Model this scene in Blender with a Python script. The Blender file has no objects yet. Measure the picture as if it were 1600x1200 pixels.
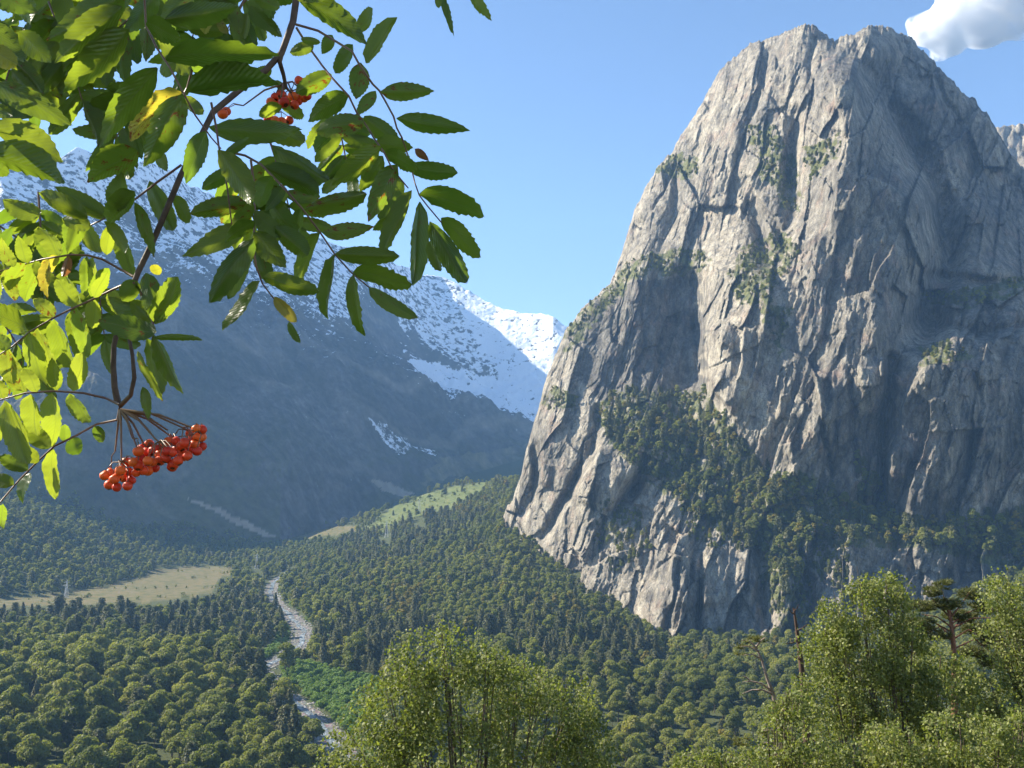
import bpy, math, random
import numpy as np
from mathutils import Vector, Matrix, noise as mnoise

S = bpy.context.scene
COL = S.collection
R = math.radians

HAZE = 0.9e-4
# ------------------------------------------------------------------ camera
F_PX, HZ, EYE = 1500.0, 760.0, 120.0          # focal length in photo pixels, horizon row, eye height above the river
PITCH = math.atan((HZ - 600.0) / F_PX)
cam_d = bpy.data.cameras.new('camera')
cam_d.sensor_width = 36.0
cam_d.lens = 36.0 * F_PX / 1600.0
cam_d.clip_start = 0.05
cam_d.clip_end = 60000.0
cam = bpy.data.objects.new('camera', cam_d)
COL.objects.link(cam)
cam.location = (0, 0, EYE)
cam.rotation_euler = (math.pi / 2 + PITCH, 0, 0)
S.camera = cam

# ------------------------------------------------------------------ sky and sun
SUN_AZ, SUN_EL = -71.0, 36.5                   # azimuth from the view direction (+Y) towards +X, elevation
sx = math.sin(R(SUN_AZ)) * math.cos(R(SUN_EL))
sy = math.cos(R(SUN_AZ)) * math.cos(R(SUN_EL))
sz = math.sin(R(SUN_EL))
SUNDIR = Vector((sx, sy, sz))
world = bpy.data.worlds.new('World')
S.world = world
world.use_nodes = True
wn = world.node_tree
for n in list(wn.nodes):
    wn.nodes.remove(n)
w_out = wn.nodes.new('ShaderNodeOutputWorld')
w_bg = wn.nodes.new('ShaderNodeBackground')
w_sky = wn.nodes.new('ShaderNodeTexSky')
w_sky.sky_type = 'NISHITA'
w_sky.sun_disc = False
w_sky.sun_elevation = R(SUN_EL)
w_sky.sun_rotation = R(SUN_AZ)
w_sky.altitude = 1500.0
w_sky.air_density = 0.9
w_sky.dust_density = 0.0
w_sky.ozone_density = 1.1
w_bg.inputs['Strength'].default_value = 0.083
wn.links.new(w_sky.outputs[0], w_bg.inputs[0])
wn.links.new(w_bg.outputs[0], w_out.inputs[0])

sun_d = bpy.data.lights.new('sun', 'SUN')
sun_d.energy = 5.0
sun_d.angle = R(0.53)
sun_d.color = (1.0, 0.92, 0.77)
sun = bpy.data.objects.new('sun', sun_d)
COL.objects.link(sun)
sun.location = SUNDIR * 300
sun.rotation_euler = SUNDIR.to_track_quat('Z', 'Y').to_euler()

S.view_settings.view_transform = 'Standard'
S.view_settings.look = 'None'
S.view_settings.gamma = 1.0
S.view_settings.use_curve_mapping = False
S.view_settings.exposure = 1.42
S.render.engine = 'CYCLES'
cy = S.cycles
cy.use_denoising = True
try:
    cy.denoiser = 'OPENIMAGEDENOISE'
except Exception:
    pass
cy.max_bounces = 7
cy.diffuse_bounces = 3
cy.glossy_bounces = 2
cy.transmission_bounces = 3
cy.volume_bounces = 5
cy.transparent_max_bounces = 8
cy.use_adaptive_sampling = True
cy.adaptive_threshold = 0.02
cy.caustics_reflective = False
cy.caustics_refractive = False

# ------------------------------------------------------------------ helpers
CP, SP = math.cos(PITCH), math.sin(PITCH)
def P(u, v, Y):
    """photo pixel + distance along the ground -> world point (scalars or arrays)"""
    rx = (u - 800.0) / F_PX
    ry = (600.0 - v) / F_PX
    dy = CP - ry * SP
    dz = SP + ry * CP
    return rx / dy * Y, Y + 0 * rx, EYE + dz / dy * Y
def proj(x, y, z):
    z = z - EYE
    d = y * CP + z * SP
    return 800 + F_PX * x / d, 600 - F_PX * (-y * SP + z * CP) / d

def hash2(ix, iy, seed):
    h = (ix.astype(np.int64) * 374761393 + iy.astype(np.int64) * 668265263 + seed * 982451653) & 0xFFFFFFFF
    h = ((h ^ (h >> 13)) * 1274126177) & 0xFFFFFFFF
    h = (h ^ (h >> 16)) & 0xFFFFFFFF
    return h.astype(np.float64) / 4294967296.0
def perlin(x, y, seed=0):
    x = np.asarray(x, float); y = np.asarray(y, float)
    ix = np.floor(x); iy = np.floor(y)
    fx = x - ix; fy = y - iy
    def g(ox, oy):
        a = hash2(ix + ox, iy + oy, seed) * 2 * np.pi
        return np.cos(a) * (fx - ox) + np.sin(a) * (fy - oy)
    sx_ = fx * fx * fx * (fx * (fx * 6 - 15) + 10)
    sy_ = fy * fy * fy * (fy * (fy * 6 - 15) + 10)
    a = g(0, 0); b = g(1, 0); c = g(0, 1); d = g(1, 1)
    return 1.5 * ((a + (b - a) * sx_) * (1 - sy_) + (c + (d - c) * sx_) * sy_)
def fbm(x, y, octv=5, seed=0, gain=0.5, ridged=False):
    t = 0.0; amp = 1.0; tot = 0.0; f = 1.0
    for o in range(octv):
        n = perlin(x * f + 17.3 * o, y * f - 9.1 * o, seed + o)
        if ridged:
            n = 1 - 2 * np.abs(n)
        t = t + n * amp; tot += amp
        amp *= gain; f *= 2.03
    return t / tot
def facets(x, z, sx_, sz_, ang, seed, tilt=0.5, crack=0.0):
    """angular rock blocks: jittered cells, each a tilted plane; result in metres-ish (multiply by size)"""
    ca, sa = math.cos(ang), math.sin(ang)
    p = (x * ca + z * sa) / sx_
    q = (-x * sa + z * ca) / sz_
    ix = np.floor(p); iy = np.floor(q)
    best = np.full(p.shape, 1e9); second = best.copy()
    off = np.zeros(p.shape)
    for ox in (-1, 0, 1):
        for oy in (-1, 0, 1):
            cx = ix + ox; cyy = iy + oy
            jx = cx + 0.15 + 0.7 * hash2(cx, cyy, seed)
            jy = cyy + 0.15 + 0.7 * hash2(cx, cyy, seed + 7)
            d = (p - jx) ** 2 + (q - jy) ** 2
            tx = (hash2(cx, cyy, seed + 13) * 2 - 1) * tilt
            ty = (hash2(cx, cyy, seed + 19) * 2 - 1) * tilt * 0.6
            o = (hash2(cx, cyy, seed + 23) - 0.5) * 0.55 + tx * (p - jx) + ty * (q - jy)
            m = d < best
            second = np.where(m, best, np.minimum(second, d))
            off = np.where(m, o, off)
            best = np.where(m, d, best)
    e = np.sqrt(second) - np.sqrt(best)
    return off - crack * np.exp(-(e / 0.08) ** 2)

def mesh_from_np(name, verts, faces, mat=None, smooth=False, attrs=None):
    me = bpy.data.meshes.new(name)
    verts = np.asarray(verts, dtype=np.float32).reshape(-1, 3)
    faces = np.asarray(faces, dtype=np.int32)
    nf, k = faces.shape
    me.vertices.add(len(verts)); me.vertices.foreach_set('co', verts.ravel())
    me.loops.add(nf * k); me.loops.foreach_set('vertex_index', faces.ravel())
    me.polygons.add(nf)
    me.polygons.foreach_set('loop_start', np.arange(0, nf * k, k, dtype=np.int32))
    me.update(calc_edges=True)
    if smooth:
        me.polygons.foreach_set('use_smooth', np.ones(nf, dtype=bool))
    if attrs:
        for an, av in attrs.items():
            at = me.attributes.new(an, 'FLOAT', 'POINT')
            at.data.foreach_set('value', np.asarray(av, dtype=np.float32).ravel())
    if mat is not None:
        for m in (mat if isinstance(mat, (list, tuple)) else [mat]):
            me.materials.append(m)
    return me
def obj(name, me, parent=None, kind=None, label=None, cat=None, group=None, loc=None):
    o = bpy.data.objects.new(name, me)
    COL.objects.link(o)
    if parent is not None:
        o.parent = parent
    if kind: o['kind'] = kind
    if label: o['label'] = label
    if cat: o['category'] = cat
    if group: o['group'] = group
    if loc is not None: o.location = loc
    return o
def grid_faces(nr, nc):
    i = np.arange(nr - 1)[:, None] * nc + np.arange(nc - 1)[None, :]
    return np.stack([i, i + 1, i + nc + 1, i + nc], -1).reshape(-1, 4)
def grid_normals(X, Y, Z):
    du = np.stack([np.gradient(X, axis=1), np.gradient(Y, axis=1), np.gradient(Z, axis=1)], -1)
    dv = np.stack([np.gradient(X, axis=0), np.gradient(Y, axis=0), np.gradient(Z, axis=0)], -1)
    n = np.cross(du, dv)
    return n / (np.linalg.norm(n, axis=-1, keepdims=True) + 1e-9)
def in_poly(u, v, poly):
    u = np.asarray(u); v = np.asarray(v)
    r = np.zeros(u.shape, bool)
    n = len(poly)
    for i in range(n):
        x1, y1 = poly[i]; x2, y2 = poly[(i + 1) % n]
        c = ((y1 > v) != (y2 > v)) & (u < (x2 - x1) * (v - y1) / ((y2 - y1) or 1e-9) + x1)
        r ^= c
    return r

# ------------------------------------------------------------------ node helpers
def new_mat(name):
    m = bpy.data.materials.new(name)
    m.use_nodes = True
    nt = m.node_tree
    for n in list(nt.nodes):
        nt.nodes.remove(n)
    out = nt.nodes.new('ShaderNodeOutputMaterial')
    return m, nt, out
class NT:
    def __init__(s, nt): s.nt = nt
    def n(s, t, **kw):
        nd = s.nt.nodes.new(t)
        for k, v in kw.items():
            setattr(nd, k, v)
        return nd
    def l(s, a, b): s.nt.links.new(a, b)
    def noise(s, vec, scale, detail=6, rough=0.55, dist=0.0):
        nd = s.n('ShaderNodeTexNoise')
        nd.inputs['Scale'].default_value = scale
        nd.inputs['Detail'].default_value = detail
        nd.inputs['Roughness'].default_value = rough
        nd.inputs['Distortion'].default_value = dist
        if vec is not None: s.l(vec, nd.inputs['Vector'])
        return nd.outputs['Fac']
    def voro(s, vec, scale, feature='DISTANCE_TO_EDGE', out='Distance'):
        nd = s.n('ShaderNodeTexVoronoi', feature=feature)
        nd.inputs['Scale'].default_value = scale
        if vec is not None: s.l(vec, nd.inputs['Vector'])
        return nd.outputs[out]
    def mapping(s, vec, scale=(1, 1, 1), rot=(0, 0, 0)):
        nd = s.n('ShaderNodeMapping')
        nd.inputs['Scale'].default_value = scale
        nd.inputs['Rotation'].default_value = rot
        s.l(vec, nd.inputs['Vector'])
        return nd.outputs[0]
    def ramp(s, fac, stops, interp='LINEAR'):
        nd = s.n('ShaderNodeValToRGB')
        nd.color_ramp.interpolation = interp
        el = nd.color_ramp.elements
        while len(el) > 1: el.remove(el[-1])
        el[0].position = stops[0][0]
        c = stops[0][1]; el[0].color = (*c, 1) if len(c) == 3 else c
        for p_, c in stops[1:]:
            e = el.new(p_); e.color = (*c, 1) if len(c) == 3 else c
        s.l(fac, nd.inputs[0])
        return nd.outputs[0]
    def mix(s, fac, a, b, mode='MIX'):
        nd = s.n('ShaderNodeMix', data_type='RGBA', blend_type=mode)
        for sock, val in ((nd.inputs[0], fac), (nd.inputs[6], a), (nd.inputs[7], b)):
            if isinstance(val, (int, float)): sock.default_value = val
            elif isinstance(val, (tuple, list)): sock.default_value = (*val, 1)
            else: s.l(val, sock)
        return nd.outputs[2]
    def math(s, op, a, b=None, c=None, clamp=False):
        nd = s.n('ShaderNodeMath', operation=op, use_clamp=clamp)
        for i, val in enumerate((a, b, c)):
            if val is None: continue
            if isinstance(val, (int, float)): nd.inputs[i].default_value = val
            else: s.l(val, nd.inputs[i])
        return nd.outputs[0]
    def attr(s, name):
        nd = s.n('ShaderNodeAttribute', attribute_name=name)
        return nd.outputs['Fac']
    def bump(s, h, strength, dist, normal=None):
        nd = s.n('ShaderNodeBump')
        nd.inputs['Strength'].default_value = strength
        nd.inputs['Distance'].default_value = dist
        s.l(h, nd.inputs['Height'])
        if normal is not None: s.l(normal, nd.inputs['Normal'])
        return nd.outputs[0]
    def bsdf(s, col, rough=0.85, spec=0.2, normal=None):
        nd = s.n('ShaderNodeBsdfPrincipled')
        if isinstance(col, (tuple, list)): nd.inputs['Base Color'].default_value = (*col, 1)
        else: s.l(col, nd.inputs['Base Color'])
        if isinstance(rough, (int, float)): nd.inputs['Roughness'].default_value = rough
        else: s.l(rough, nd.inputs['Roughness'])
        nd.inputs['Specular IOR Level'].default_value = spec
        if normal is not None: s.l(normal, nd.inputs['Normal'])
        return nd
    def geo(s):
        return s.n('ShaderNodeNewGeometry')
# ------------------------------------------------------------------ terrain breaklines
def PV(u, v, Y):            # node given by its photo row
    x, y, z = P(u, v, Y)
    return (x / y, Y, z)
def PZ(u, Y, z):            # node given by its height
    x, y, zz = P(u, HZ + 60, Y)
    return (x / y, Y, z)
LINES = [
    [PZ(-1500, 1.0, 118.4), PZ(3000, 1.0, 118.4)],
    [PZ(-1500, 10, 112), PZ(3000, 10, 112)],
    [PZ(-1500, 55, 84), PZ(3000, 55, 84)],
    [PZ(-1500, 150, 44), PZ(0, 150, 34), PZ(1600, 150, 38), PZ(3000, 150, 60)],
    [PZ(-1500, 290, 30), PZ(-200, 290, 8), PZ(500, 290, 3), PZ(1600, 300, 8), PZ(3000, 300, 60)],
    [PZ(-1500, 440, 30), PZ(-200, 440, 8), PZ(200, 440, 3.5), PZ(500, 440, 1.5), PZ(800, 440, 1), PZ(1100, 440, -4), PZ(1600, 440, 8), PZ(3000, 440, 60)],
    [PZ(-1500, 650, 40), PZ(0, 680, 8), PZ(300, 690, 4), PZ(440, 700, 1.5), PZ(560, 700, 3), PZ(800, 700, 7), PZ(900, 700, 3), PZ(1000, 690, -6), PZ(1300, 690, -6), PZ(1450, 690, 6), PZ(1600, 690, 32), PZ(3000, 700, 90)],
    [PZ(-1500, 760, 60), PZ(-400, 800, 6), PZ(0, 915, 5), PZ(200, 960, 5), PZ(330, 1010, 5), PZ(430, 1030, 3), PZ(600, 1000, 18), PZ(700, 980, 28),
     PZ(790, 980, 32), PZ(870, 960, 24), PZ(950, 900, 10), PZ(1040, 850, -12), PZ(1200, 850, -8), PZ(1300, 850, -4), PZ(1450, 830, 18), PZ(1600, 850, 54), PZ(3000, 850, 160)],
    [PZ(-1500, 800, 70), PZ(-400, 830, 8), PZ(0, 985, 6), PZ(100, 1015, 6), PZ(200, 1230, 6), PZ(330, 1370, 7), PZ(430, 1400, 10), PZ(560, 1400, 32), PZ(700, 1350, 60),
     PZ(790, 1160, 70), PZ(870, 1150, 72), PZ(1000, 1100, 95), PZ(1600, 1100, 140), PZ(3000, 1100, 200)],
    [PZ(-1500, 860, 110), PZ(-400, 940, 66), PZ(0, 1140, 52), PZ(100, 1220, 34), PZ(200, 1330, 22), PZ(330, 1460, 13), PZ(430, 1520, 13), PV(500, 832, 1600), PV(560, 812, 1650),
     PV(620, 790, 1700), PV(680, 766, 1750), PV(720, 756, 1750), PV(770, 752, 1700), PV(830, 747, 1600), PZ(1000, 1500, 150), PZ(1600, 1500, 200), PZ(3000, 1500, 300)],
    [PZ(-1500, 900, 130), PZ(-400, 1000, 98), PZ(0, 1220, 79), PZ(100, 1300, 56), PZ(200, 1400, 35), PZ(330, 1520, 20), PZ(430, 1620, 14), PZ(500, 1800, 26), PZ(560, 1850, 44),
     PZ(620, 1900, 62), PZ(680, 1950, 84), PZ(770, 1920, 100), PZ(830, 1900, 110), PZ(1000, 1800, 170), PZ(3000, 1800, 300)],
    [PZ(-1500, 1100, 130), PZ(-400, 1400, 118), PV(0, 775, 1400), PV(54, 783, 1430), PV(125, 803, 1470), PV(217, 826, 1530), PV(330, 841, 1610),
     PV(437, 849, 1708), PV(500, 828, 1900), PV(560, 815, 2050), PV(640, 775, 2250), PV(720, 745, 2500), PV(800, 722, 2700), PV(900, 700, 2750), PV(3000, 600, 2800)],
    [PZ(-1500, 1250, 180), PZ(-400, 1650, 240), PV(0, 600, 1600), PV(150, 630, 1660), PV(300, 652, 1844), PV(450, 682, 2007), PV(560, 712, 2230), PV(640, 706, 2450), PV(720, 694, 2620),
     PV(800, 694, 2780), PV(900, 690, 2850), PV(3000, 500, 2900)],
    [PZ(-1500, 1400, 260), PZ(-400, 1850, 400), PV(0, 430, 1850), PV(300, 470, 2207), PV(450, 520, 2364), PV(560, 572, 2480), PV(620, 590, 2600), PV(700, 632, 2700), PV(760, 654, 2780),
     PV(830, 668, 2820), PV(900, 680, 2850), PV(3000, 500, 3000)],
    [PZ(-1500, 1550, 340), PZ(-400, 1960, 540), PV(0, 350, 1960), PV(300, 392, 2440), PV(450, 450, 2620), PV(560, 505, 2800), PV(620, 583, 3000), PV(700, 628, 3050), PV(760, 650, 3060),
     PV(830, 664, 3010), PV(900, 672, 3000), PV(3000, 450, 3400)],
    [PZ(-1500, 1700, 420), PZ(-800, 1900, 560), PZ(-400, 2080, 740), PV(0, 272, 2120), PV(60, 274, 2190), PV(100, 262, 2240), PV(120, 249, 2260), PV(145, 254, 2290), PV(175, 272, 2350),
     PV(230, 258, 2500), PV(252, 268, 2560), PV(290, 292, 2680), PV(330, 312, 2800), PV(380, 338, 2880), PV(440, 358, 2950), PV(480, 362, 3000), PV(520, 385, 3050),
     PV(570, 400, 3160), PV(613, 417, 3340), PV(657, 432, 3560), PV(693, 438, 3640), PV(713, 450, 3600), PV(740, 467, 3560), PV(773, 485, 3500), PV(813, 497, 3430), PV(847, 499, 3380),
     PV(864, 503, 3340), PV(885, 520, 3320), PV(1000, 560, 3300), PV(3000, 400, 3900)],
    [PZ(-1500, 2200, 300), PZ(-400, 2500, 520), PV(0, 420, 2600), PV(300, 450, 3200), PV(600, 560, 3900), PV(760, 600, 4050), PV(900, 610, 4050), PV(3000, 500, 4300)],
    [PZ(-1500, 3600, 300), PZ(300, 4300, 380), PZ(3000, 5100, 300)],
    [PZ(-1500, 5400, 100), PZ(3000, 5400, 100)],
]
ROWS = [4, 10, 12, 14, 14, 22, 26, 12, 20, 20, 6, 60, 90, 60, 110, 24, 8, 5]
def lines_at(a):
    a = np.asarray(a, float)
    Ys, Zs = [], []
    for L in LINES:
        L = sorted(L)
        aa = [p_[0] for p_ in L]
        Ys.append(np.interp(a, aa, [p_[1] for p_ in L]))
        Zs.append(np.interp(a, aa, [p_[2] for p_ in L]))
    return np.array(Ys), np.array(Zs)
def noise_amp(t):
    """rough relief in metres by breakline index"""
    return np.interp(t, [0, 2, 4, 9, 11, 11.6, 13, 15, 16, 18], [0.05, 0.6, 0.8, 1.5, 3, 34, 60, 24, 60, 20])
def terrain_noise(x, y, t):
    amp = noise_amp(t)
    s = x * 0.6 + y * 0.8                     # along the valley wall
    c = -x * 0.8 + y * 0.6                    # up the wall
    wob = fbm(x / 420, y / 420, 3, 5) * 1.0
    gull = fbm(s / 230 + wob, c / 900 + wob * 0.3, 6, 11, 0.55, ridged=True)
    fine = fbm(x / 120, y / 120, 6, 31, 0.6, ridged=True)
    soft = fbm(x / 60, y / 60, 4, 51)
    w = np.clip((t - 11) / 0.5, 0, 1)
    big = fbm(s / 560 + 0.4 * wob, c / 1500, 3, 21, 0.5, ridged=True)
    return amp * ((1.3 * big + 0.62 * gull + 0.42 * fine - 0.62) * w + soft * (1 - w))
def ground_z(x, y):
    x = np.atleast_1d(np.asarray(x, float)); y = np.atleast_1d(np.asarray(y, float))
    Ys, Zs = lines_at(x / y)
    z = np.full(x.shape, Zs[0]); t = np.zeros(x.shape)
    for k in range(len(LINES) - 1):
        m = (y >= Ys[k]) & (y <= Ys[k + 1])
        f = (y - Ys[k]) / np.maximum(Ys[k + 1] - Ys[k], 1e-6)
        z = np.where(m, Zs[k] + (Zs[k + 1] - Zs[k]) * f, z)
        t = np.where(m, k + f, t)
    return z + terrain_noise(x, y, t)

# azimuth columns: dense inside the picture
def acols():
    inner = np.linspace(-0.60, 0.10, 640)
    right = np.linspace(0.10, 0.62, 150)[1:]
    lo = -0.60 - np.cumsum(np.linspace(0.004, 0.04, 34))
    hi = 0.62 + np.cumsum(np.linspace(0.004, 0.04, 34))
    return np.concatenate([lo[::-1], inner, right, hi])
A = acols()
A = A[(A > -1.25) & (A < 1.25)]
LY, LZ = lines_at(A)
ys, zs, ts = [], [], []
for k in range(len(LINES) - 1):
    n = ROWS[k]
    for i in range(n):
        f = i / n
        if k == 0 or k > 15: pass
        ys.append(LY[k] + (LY[k + 1] - LY[k]) * f)
        zs.append(LZ[k] + (LZ[k + 1] - LZ[k]) * f)
        ts.append(np.full(A.shape, k + f))
ys.append(LY[-1]); zs.append(LZ[-1]); ts.append(np.full(A.shape, len(LINES) - 1.0))
TY = np.array(ys); TT = np.array(ts)
TX = TY * A[None, :]
TZ = np.array(zs) + terrain_noise(TX, TY, TT)
TN = grid_normals(TX, TY, TZ)
TU, TV = proj(TX, TY, TZ)

# what grows or lies where (surface cover only)
MEADOW = [(-400, 958), (0, 950), (90, 946), (200, 944), (262, 938), (330, 928), (352, 900), (380, 888), (330, 884), (250, 888), (215, 905), (150, 920), (60, 928), (0, 936), (-400, 940)]
HILLGRASS = [(560, 832), (600, 800), (640, 778), (680, 766), (765, 751), (758, 772), (712, 792), (680, 800), (640, 815), (600, 832)]
VALLEYTAN = [(405, 832), (450, 824), (560, 820), (556, 830), (470, 842), (420, 846)]
def soft_poly(u, v, poly, jit=4.0, seed=3):
    ju = fbm(u / 25, v / 12, 3, seed) * jit * 3
    jv = fbm(u / 25, v / 12, 3, seed + 9) * jit
    return in_poly(u + ju, v + jv, poly).astype(float)
grass = soft_poly(TU, TV, MEADOW) * (TT > 6) * (TT < 9)
grass = np.maximum(grass, soft_poly(TU, TV, VALLEYTAN) * (TT > 8.5) * (TT < 11.5))
green = soft_poly(TU, TV, HILLGRASS) * (TT > 7.5) * (TT < 10)

nc = len(A)
r_foot = sum(ROWS[:11])
def sub(rows, cols):
    i0, i1 = rows; j0, j1 = cols
    V = np.stack([TX[i0:i1, j0:j1], TY[i0:i1, j0:j1], TZ[i0:i1, j0:j1]], -1).reshape(-1, 3)
    F = grid_faces(i1 - i0, j1 - j0)[:, ::1]
    return V, F

# ground material: forest floor, dry meadow, green pasture
m_ground, nt, out = new_mat('forest_floor_and_meadow')
b = NT(nt)
tc = b.n('ShaderNodeTexCoord').outputs['Object']
n1 = b.noise(tc, 0.02, 8, 0.6); n2 = b.noise(tc, 0.6, 6, 0.6); n3 = b.noise(tc, 0.11, 6, 0.6)
floor = b.ramp(n2, [(0.3, (0.045, 0.055, 0.022)), (0.7, (0.09, 0.10, 0.04))])
dry = b.ramp(n3, [(0.3, (0.075, 0.09, 0.034)), (0.45, (0.125, 0.118, 0.05)), (0.6, (0.18, 0.142, 0.072)), (0.72, (0.09, 0.105, 0.038))])
pas = b.ramp(n3, [(0.3, (0.08, 0.105, 0.03)), (0.55, (0.13, 0.15, 0.05)), (0.75, (0.20, 0.18, 0.08))])
c = b.mix(b.attr('dry'), floor, dry)
c = b.mix(b.attr('green'), c, pas)
bs = b.bsdf(c, 0.95, 0.1, b.bump(n2, 0.5, 0.5))
b.l(bs.outputs[0], out.inputs[0])

V, F = sub((0, r_foot + 1), (0, nc))
me = mesh_from_np('ground', V, F, m_ground, True, {'dry': grass[:r_foot + 1], 'green': green[:r_foot + 1]})
obj('ground', me, kind='structure', label='forested valley floor and slopes below the mountains', cat='ground')

# mountain material
elev = TZ
up = TN[..., 2] * np.sign(np.mean(TN[..., 2]))
sn = fbm(TX / 160, TY / 160, 6, 71, 0.6)
sn2 = fbm(TX / 38, TY / 38, 4, 75, 0.6)
line = np.interp(TU, [-400, 0, 150, 300, 420, 520, 600, 700, 830], [520, 540, 560, 600, 560, 470, 420, 330, 300])
snow = (elev - line) / 170.0 + sn * 0.9 + sn2 * 0.6 + (up - 0.74) * 3.2
snow = snow - 0.75 * soft_poly(TU, TV, [(540, 400), (640, 420), (735, 462), (770, 520), (745, 575), (690, 570), (640, 560), (600, 600), (540, 560)], 9, 15) * (0.6 + sn2)
snow = np.clip(snow * 1.6, 0, 0.78 + 0.10 * sn) * (TT > 12.5)
# the glacier field and the snow patch under the dark wall
GLAC = [(622, 565), (650, 560), (700, 575), (760, 590), (880, 560), (880, 680), (820, 668), (770, 662), (700, 636), (640, 606), (615, 590)]
gl = soft_poly(TU, TV, GLAC, 5) * (TT > 13.6)
snow = np.maximum(snow, gl * (0.85 + 0.5 * (sn2 > -0.25)))
PATCH = [(575, 652), (590, 650), (612, 672), (640, 688), (683, 706), (680, 712), (640, 700), (628, 714), (600, 690), (585, 668)]
snow = np.maximum(snow, soft_poly(TU, TV, PATCH, 3, 8) * (TT > 11.1) * (TT < 13.2) * 0.66)
lit_side = soft_poly(TU, TV, [(715, 450), (900, 505), (900, 600), (800, 600), (730, 520)], 8, 17) * (TT > 14)
snow = np.clip(np.maximum(snow, 1.0 * lit_side * (sn2 > -0.4)), 0, 1.15)
grassy = np.clip((0.9 - TT + 11.5) * 0.9 + sn * 0.9, 0, 1) * np.clip((up - 0.5) * 5, 0, 1)
SCREE = [(580, 748), (612, 756), (650, 772), (632, 778), (600, 768)]
SCREE2 = [(290, 778), (345, 795), (400, 822), (432, 838), (410, 838), (370, 818), (330, 798)]
TANV = [(690, 712), (760, 706), (830, 690), (850, 760), (700, 745), (650, 760)]
scree = np.maximum(soft_poly(TU, TV, SCREE, 3), soft_poly(TU, TV, SCREE2, 2)) * (TT > 10.5)
tanv = soft_poly(TU, TV, TANV, 8) * (TT > 10.5) * (TT < 13)
tanv = tanv * np.clip(0.5 + 1.4 * fbm(TX / 70, TY / 70, 4, 91), 0, 1)
_s = TX * 0.6 + TY * 0.8; _c = -TX * 0.8 + TY * 0.6
stk = np.clip((fbm(_s / 55 + fbm(TX / 200, TY / 200, 3, 95) * 2, _c / 420, 5, 93, 0.6) - 0.12) * 2.6, 0, 1) * (TT > 11)
bands = np.clip((fbm(TZ / 60 + fbm(TX / 300, TY / 300, 3, 97) * 2, _s / 500, 4, 98) - 0.05) * 2.2, 0, 1)
scree = np.maximum(scree, 0.75 * stk * np.clip(0.3 + bands, 0, 1))
scree = np.maximum(scree, 0.4 * bands * (TT > 11.3))

m_mtn, nt, out = new_mat('mountain_rock_and_snow')
b = NT(nt)
tc = b.n('ShaderNodeTexCoord').outputs['Object']
n1 = b.noise(tc, 0.006, 10, 0.62); n2 = b.noise(tc, 0.05, 10, 0.65); n3 = b.noise(b.mapping(tc, (1, 1, 4)), 0.02, 9, 0.65)
rock = b.ramp(n2, [(0.3, (0.045, 0.045, 0.046)), (0.5, (0.10, 0.097, 0.094)), (0.72, (0.20, 0.19, 0.18))])
rock = b.mix(b.math('MULTIPLY', n3, 0.4), rock, (0.15, 0.135, 0.12))
rock = b.mix(b.ramp(n1, [(0.42, (0, 0, 0)), (0.62, (0.7, 0.7, 0.7))]), rock, (0.035, 0.04, 0.03))
rock = b.mix(b.attr('grassy'), rock, b.ramp(n2, [(0.3, (0.055, 0.065, 0.03)), (0.7, (0.12, 0.115, 0.06))]))
rock = b.mix(b.attr('scree'), rock, b.ramp(n2, [(0.3, (0.26, 0.22, 0.17)), (0.7, (0.40, 0.35, 0.28))]))
rock = b.mix(b.attr('tan'), rock, b.ramp(n2, [(0.3, (0.15, 0.14, 0.07)), (0.7, (0.30, 0.25, 0.15))]))
sfac = b.math('SUBTRACT', b.attr('snow'), b.math('MULTIPLY', b.math('SUBTRACT', 0.60, n2), 3.0))
sfac = b.ramp(sfac, [(0.30, (0, 0, 0)), (0.50, (1, 1, 1))])
c = b.mix(sfac, rock, (0.86, 0.88, 0.92))
bs = b.bsdf(c, 0.9, 0.1, b.bump(n2, 0.8, 7.0))
b.l(bs.outputs[0], out.inputs[0])

j_split = int(np.searchsorted(A, (600 - 800) / F_PX))
atts = {'snow': snow, 'grassy': grassy, 'scree': scree, 'tan': tanv}
for nm, cs, lab in (('mountain', (0, j_split + 1), 'steep shaded valley wall with fresh snow along its crest'),
                    ('snowy_mountain', (j_split, nc), 'snow covered peak and glacier at the head of the valley')):
    V, F = sub((r_foot, TX.shape[0]), cs)
    me = mesh_from_np(nm, V, F, m_mtn, True, {k: a_[r_foot:, cs[0]:cs[1]] for k, a_ in atts.items()})
    obj(nm, me, kind='structure', label=lab, cat='mountain')
# ------------------------------------------------------------------ the rock dome on the right
TOP = [(778, 860), (783, 815), (790, 795), (800, 782), (815, 740), (822, 705), (830, 676), (845, 622), (856, 585), (865, 562), (878, 528), (890, 507), (903, 490), (915, 476), (940, 456), (955, 440),
       (965, 412), (972, 392), (985, 348), (992, 326), (1002, 308), (1014, 282), (1027, 262), (1050, 236), (1066, 208), (1080, 188), (1095, 165), (1113, 130), (1124, 110), (1140, 95), (1160, 80), (1172, 68),
       (1200, 60), (1228, 50), (1248, 40), (1262, 37), (1280, 44), (1290, 54), (1304, 64), (1316, 56), (1335, 54), (1352, 42), (1370, 38), (1392, 44), (1412, 54), (1424, 58), (1440, 78), (1455, 92),
       (1470, 108), (1490, 128), (1505, 146), (1520, 152), (1530, 166), (1545, 180), (1558, 205), (1575, 232), (1600, 266), (1650, 330), (1720, 420), (1850, 560), (2100, 800)]
BASE = [(778, 875), (800, 850), (830, 885), (870, 935), (910, 955), (950, 965), (985, 1000), (1040, 1045), (1200, 1045), (1300, 1030), (1450, 990), (1540, 955), (1600, 930), (1850, 900), (2100, 900)]
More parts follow.
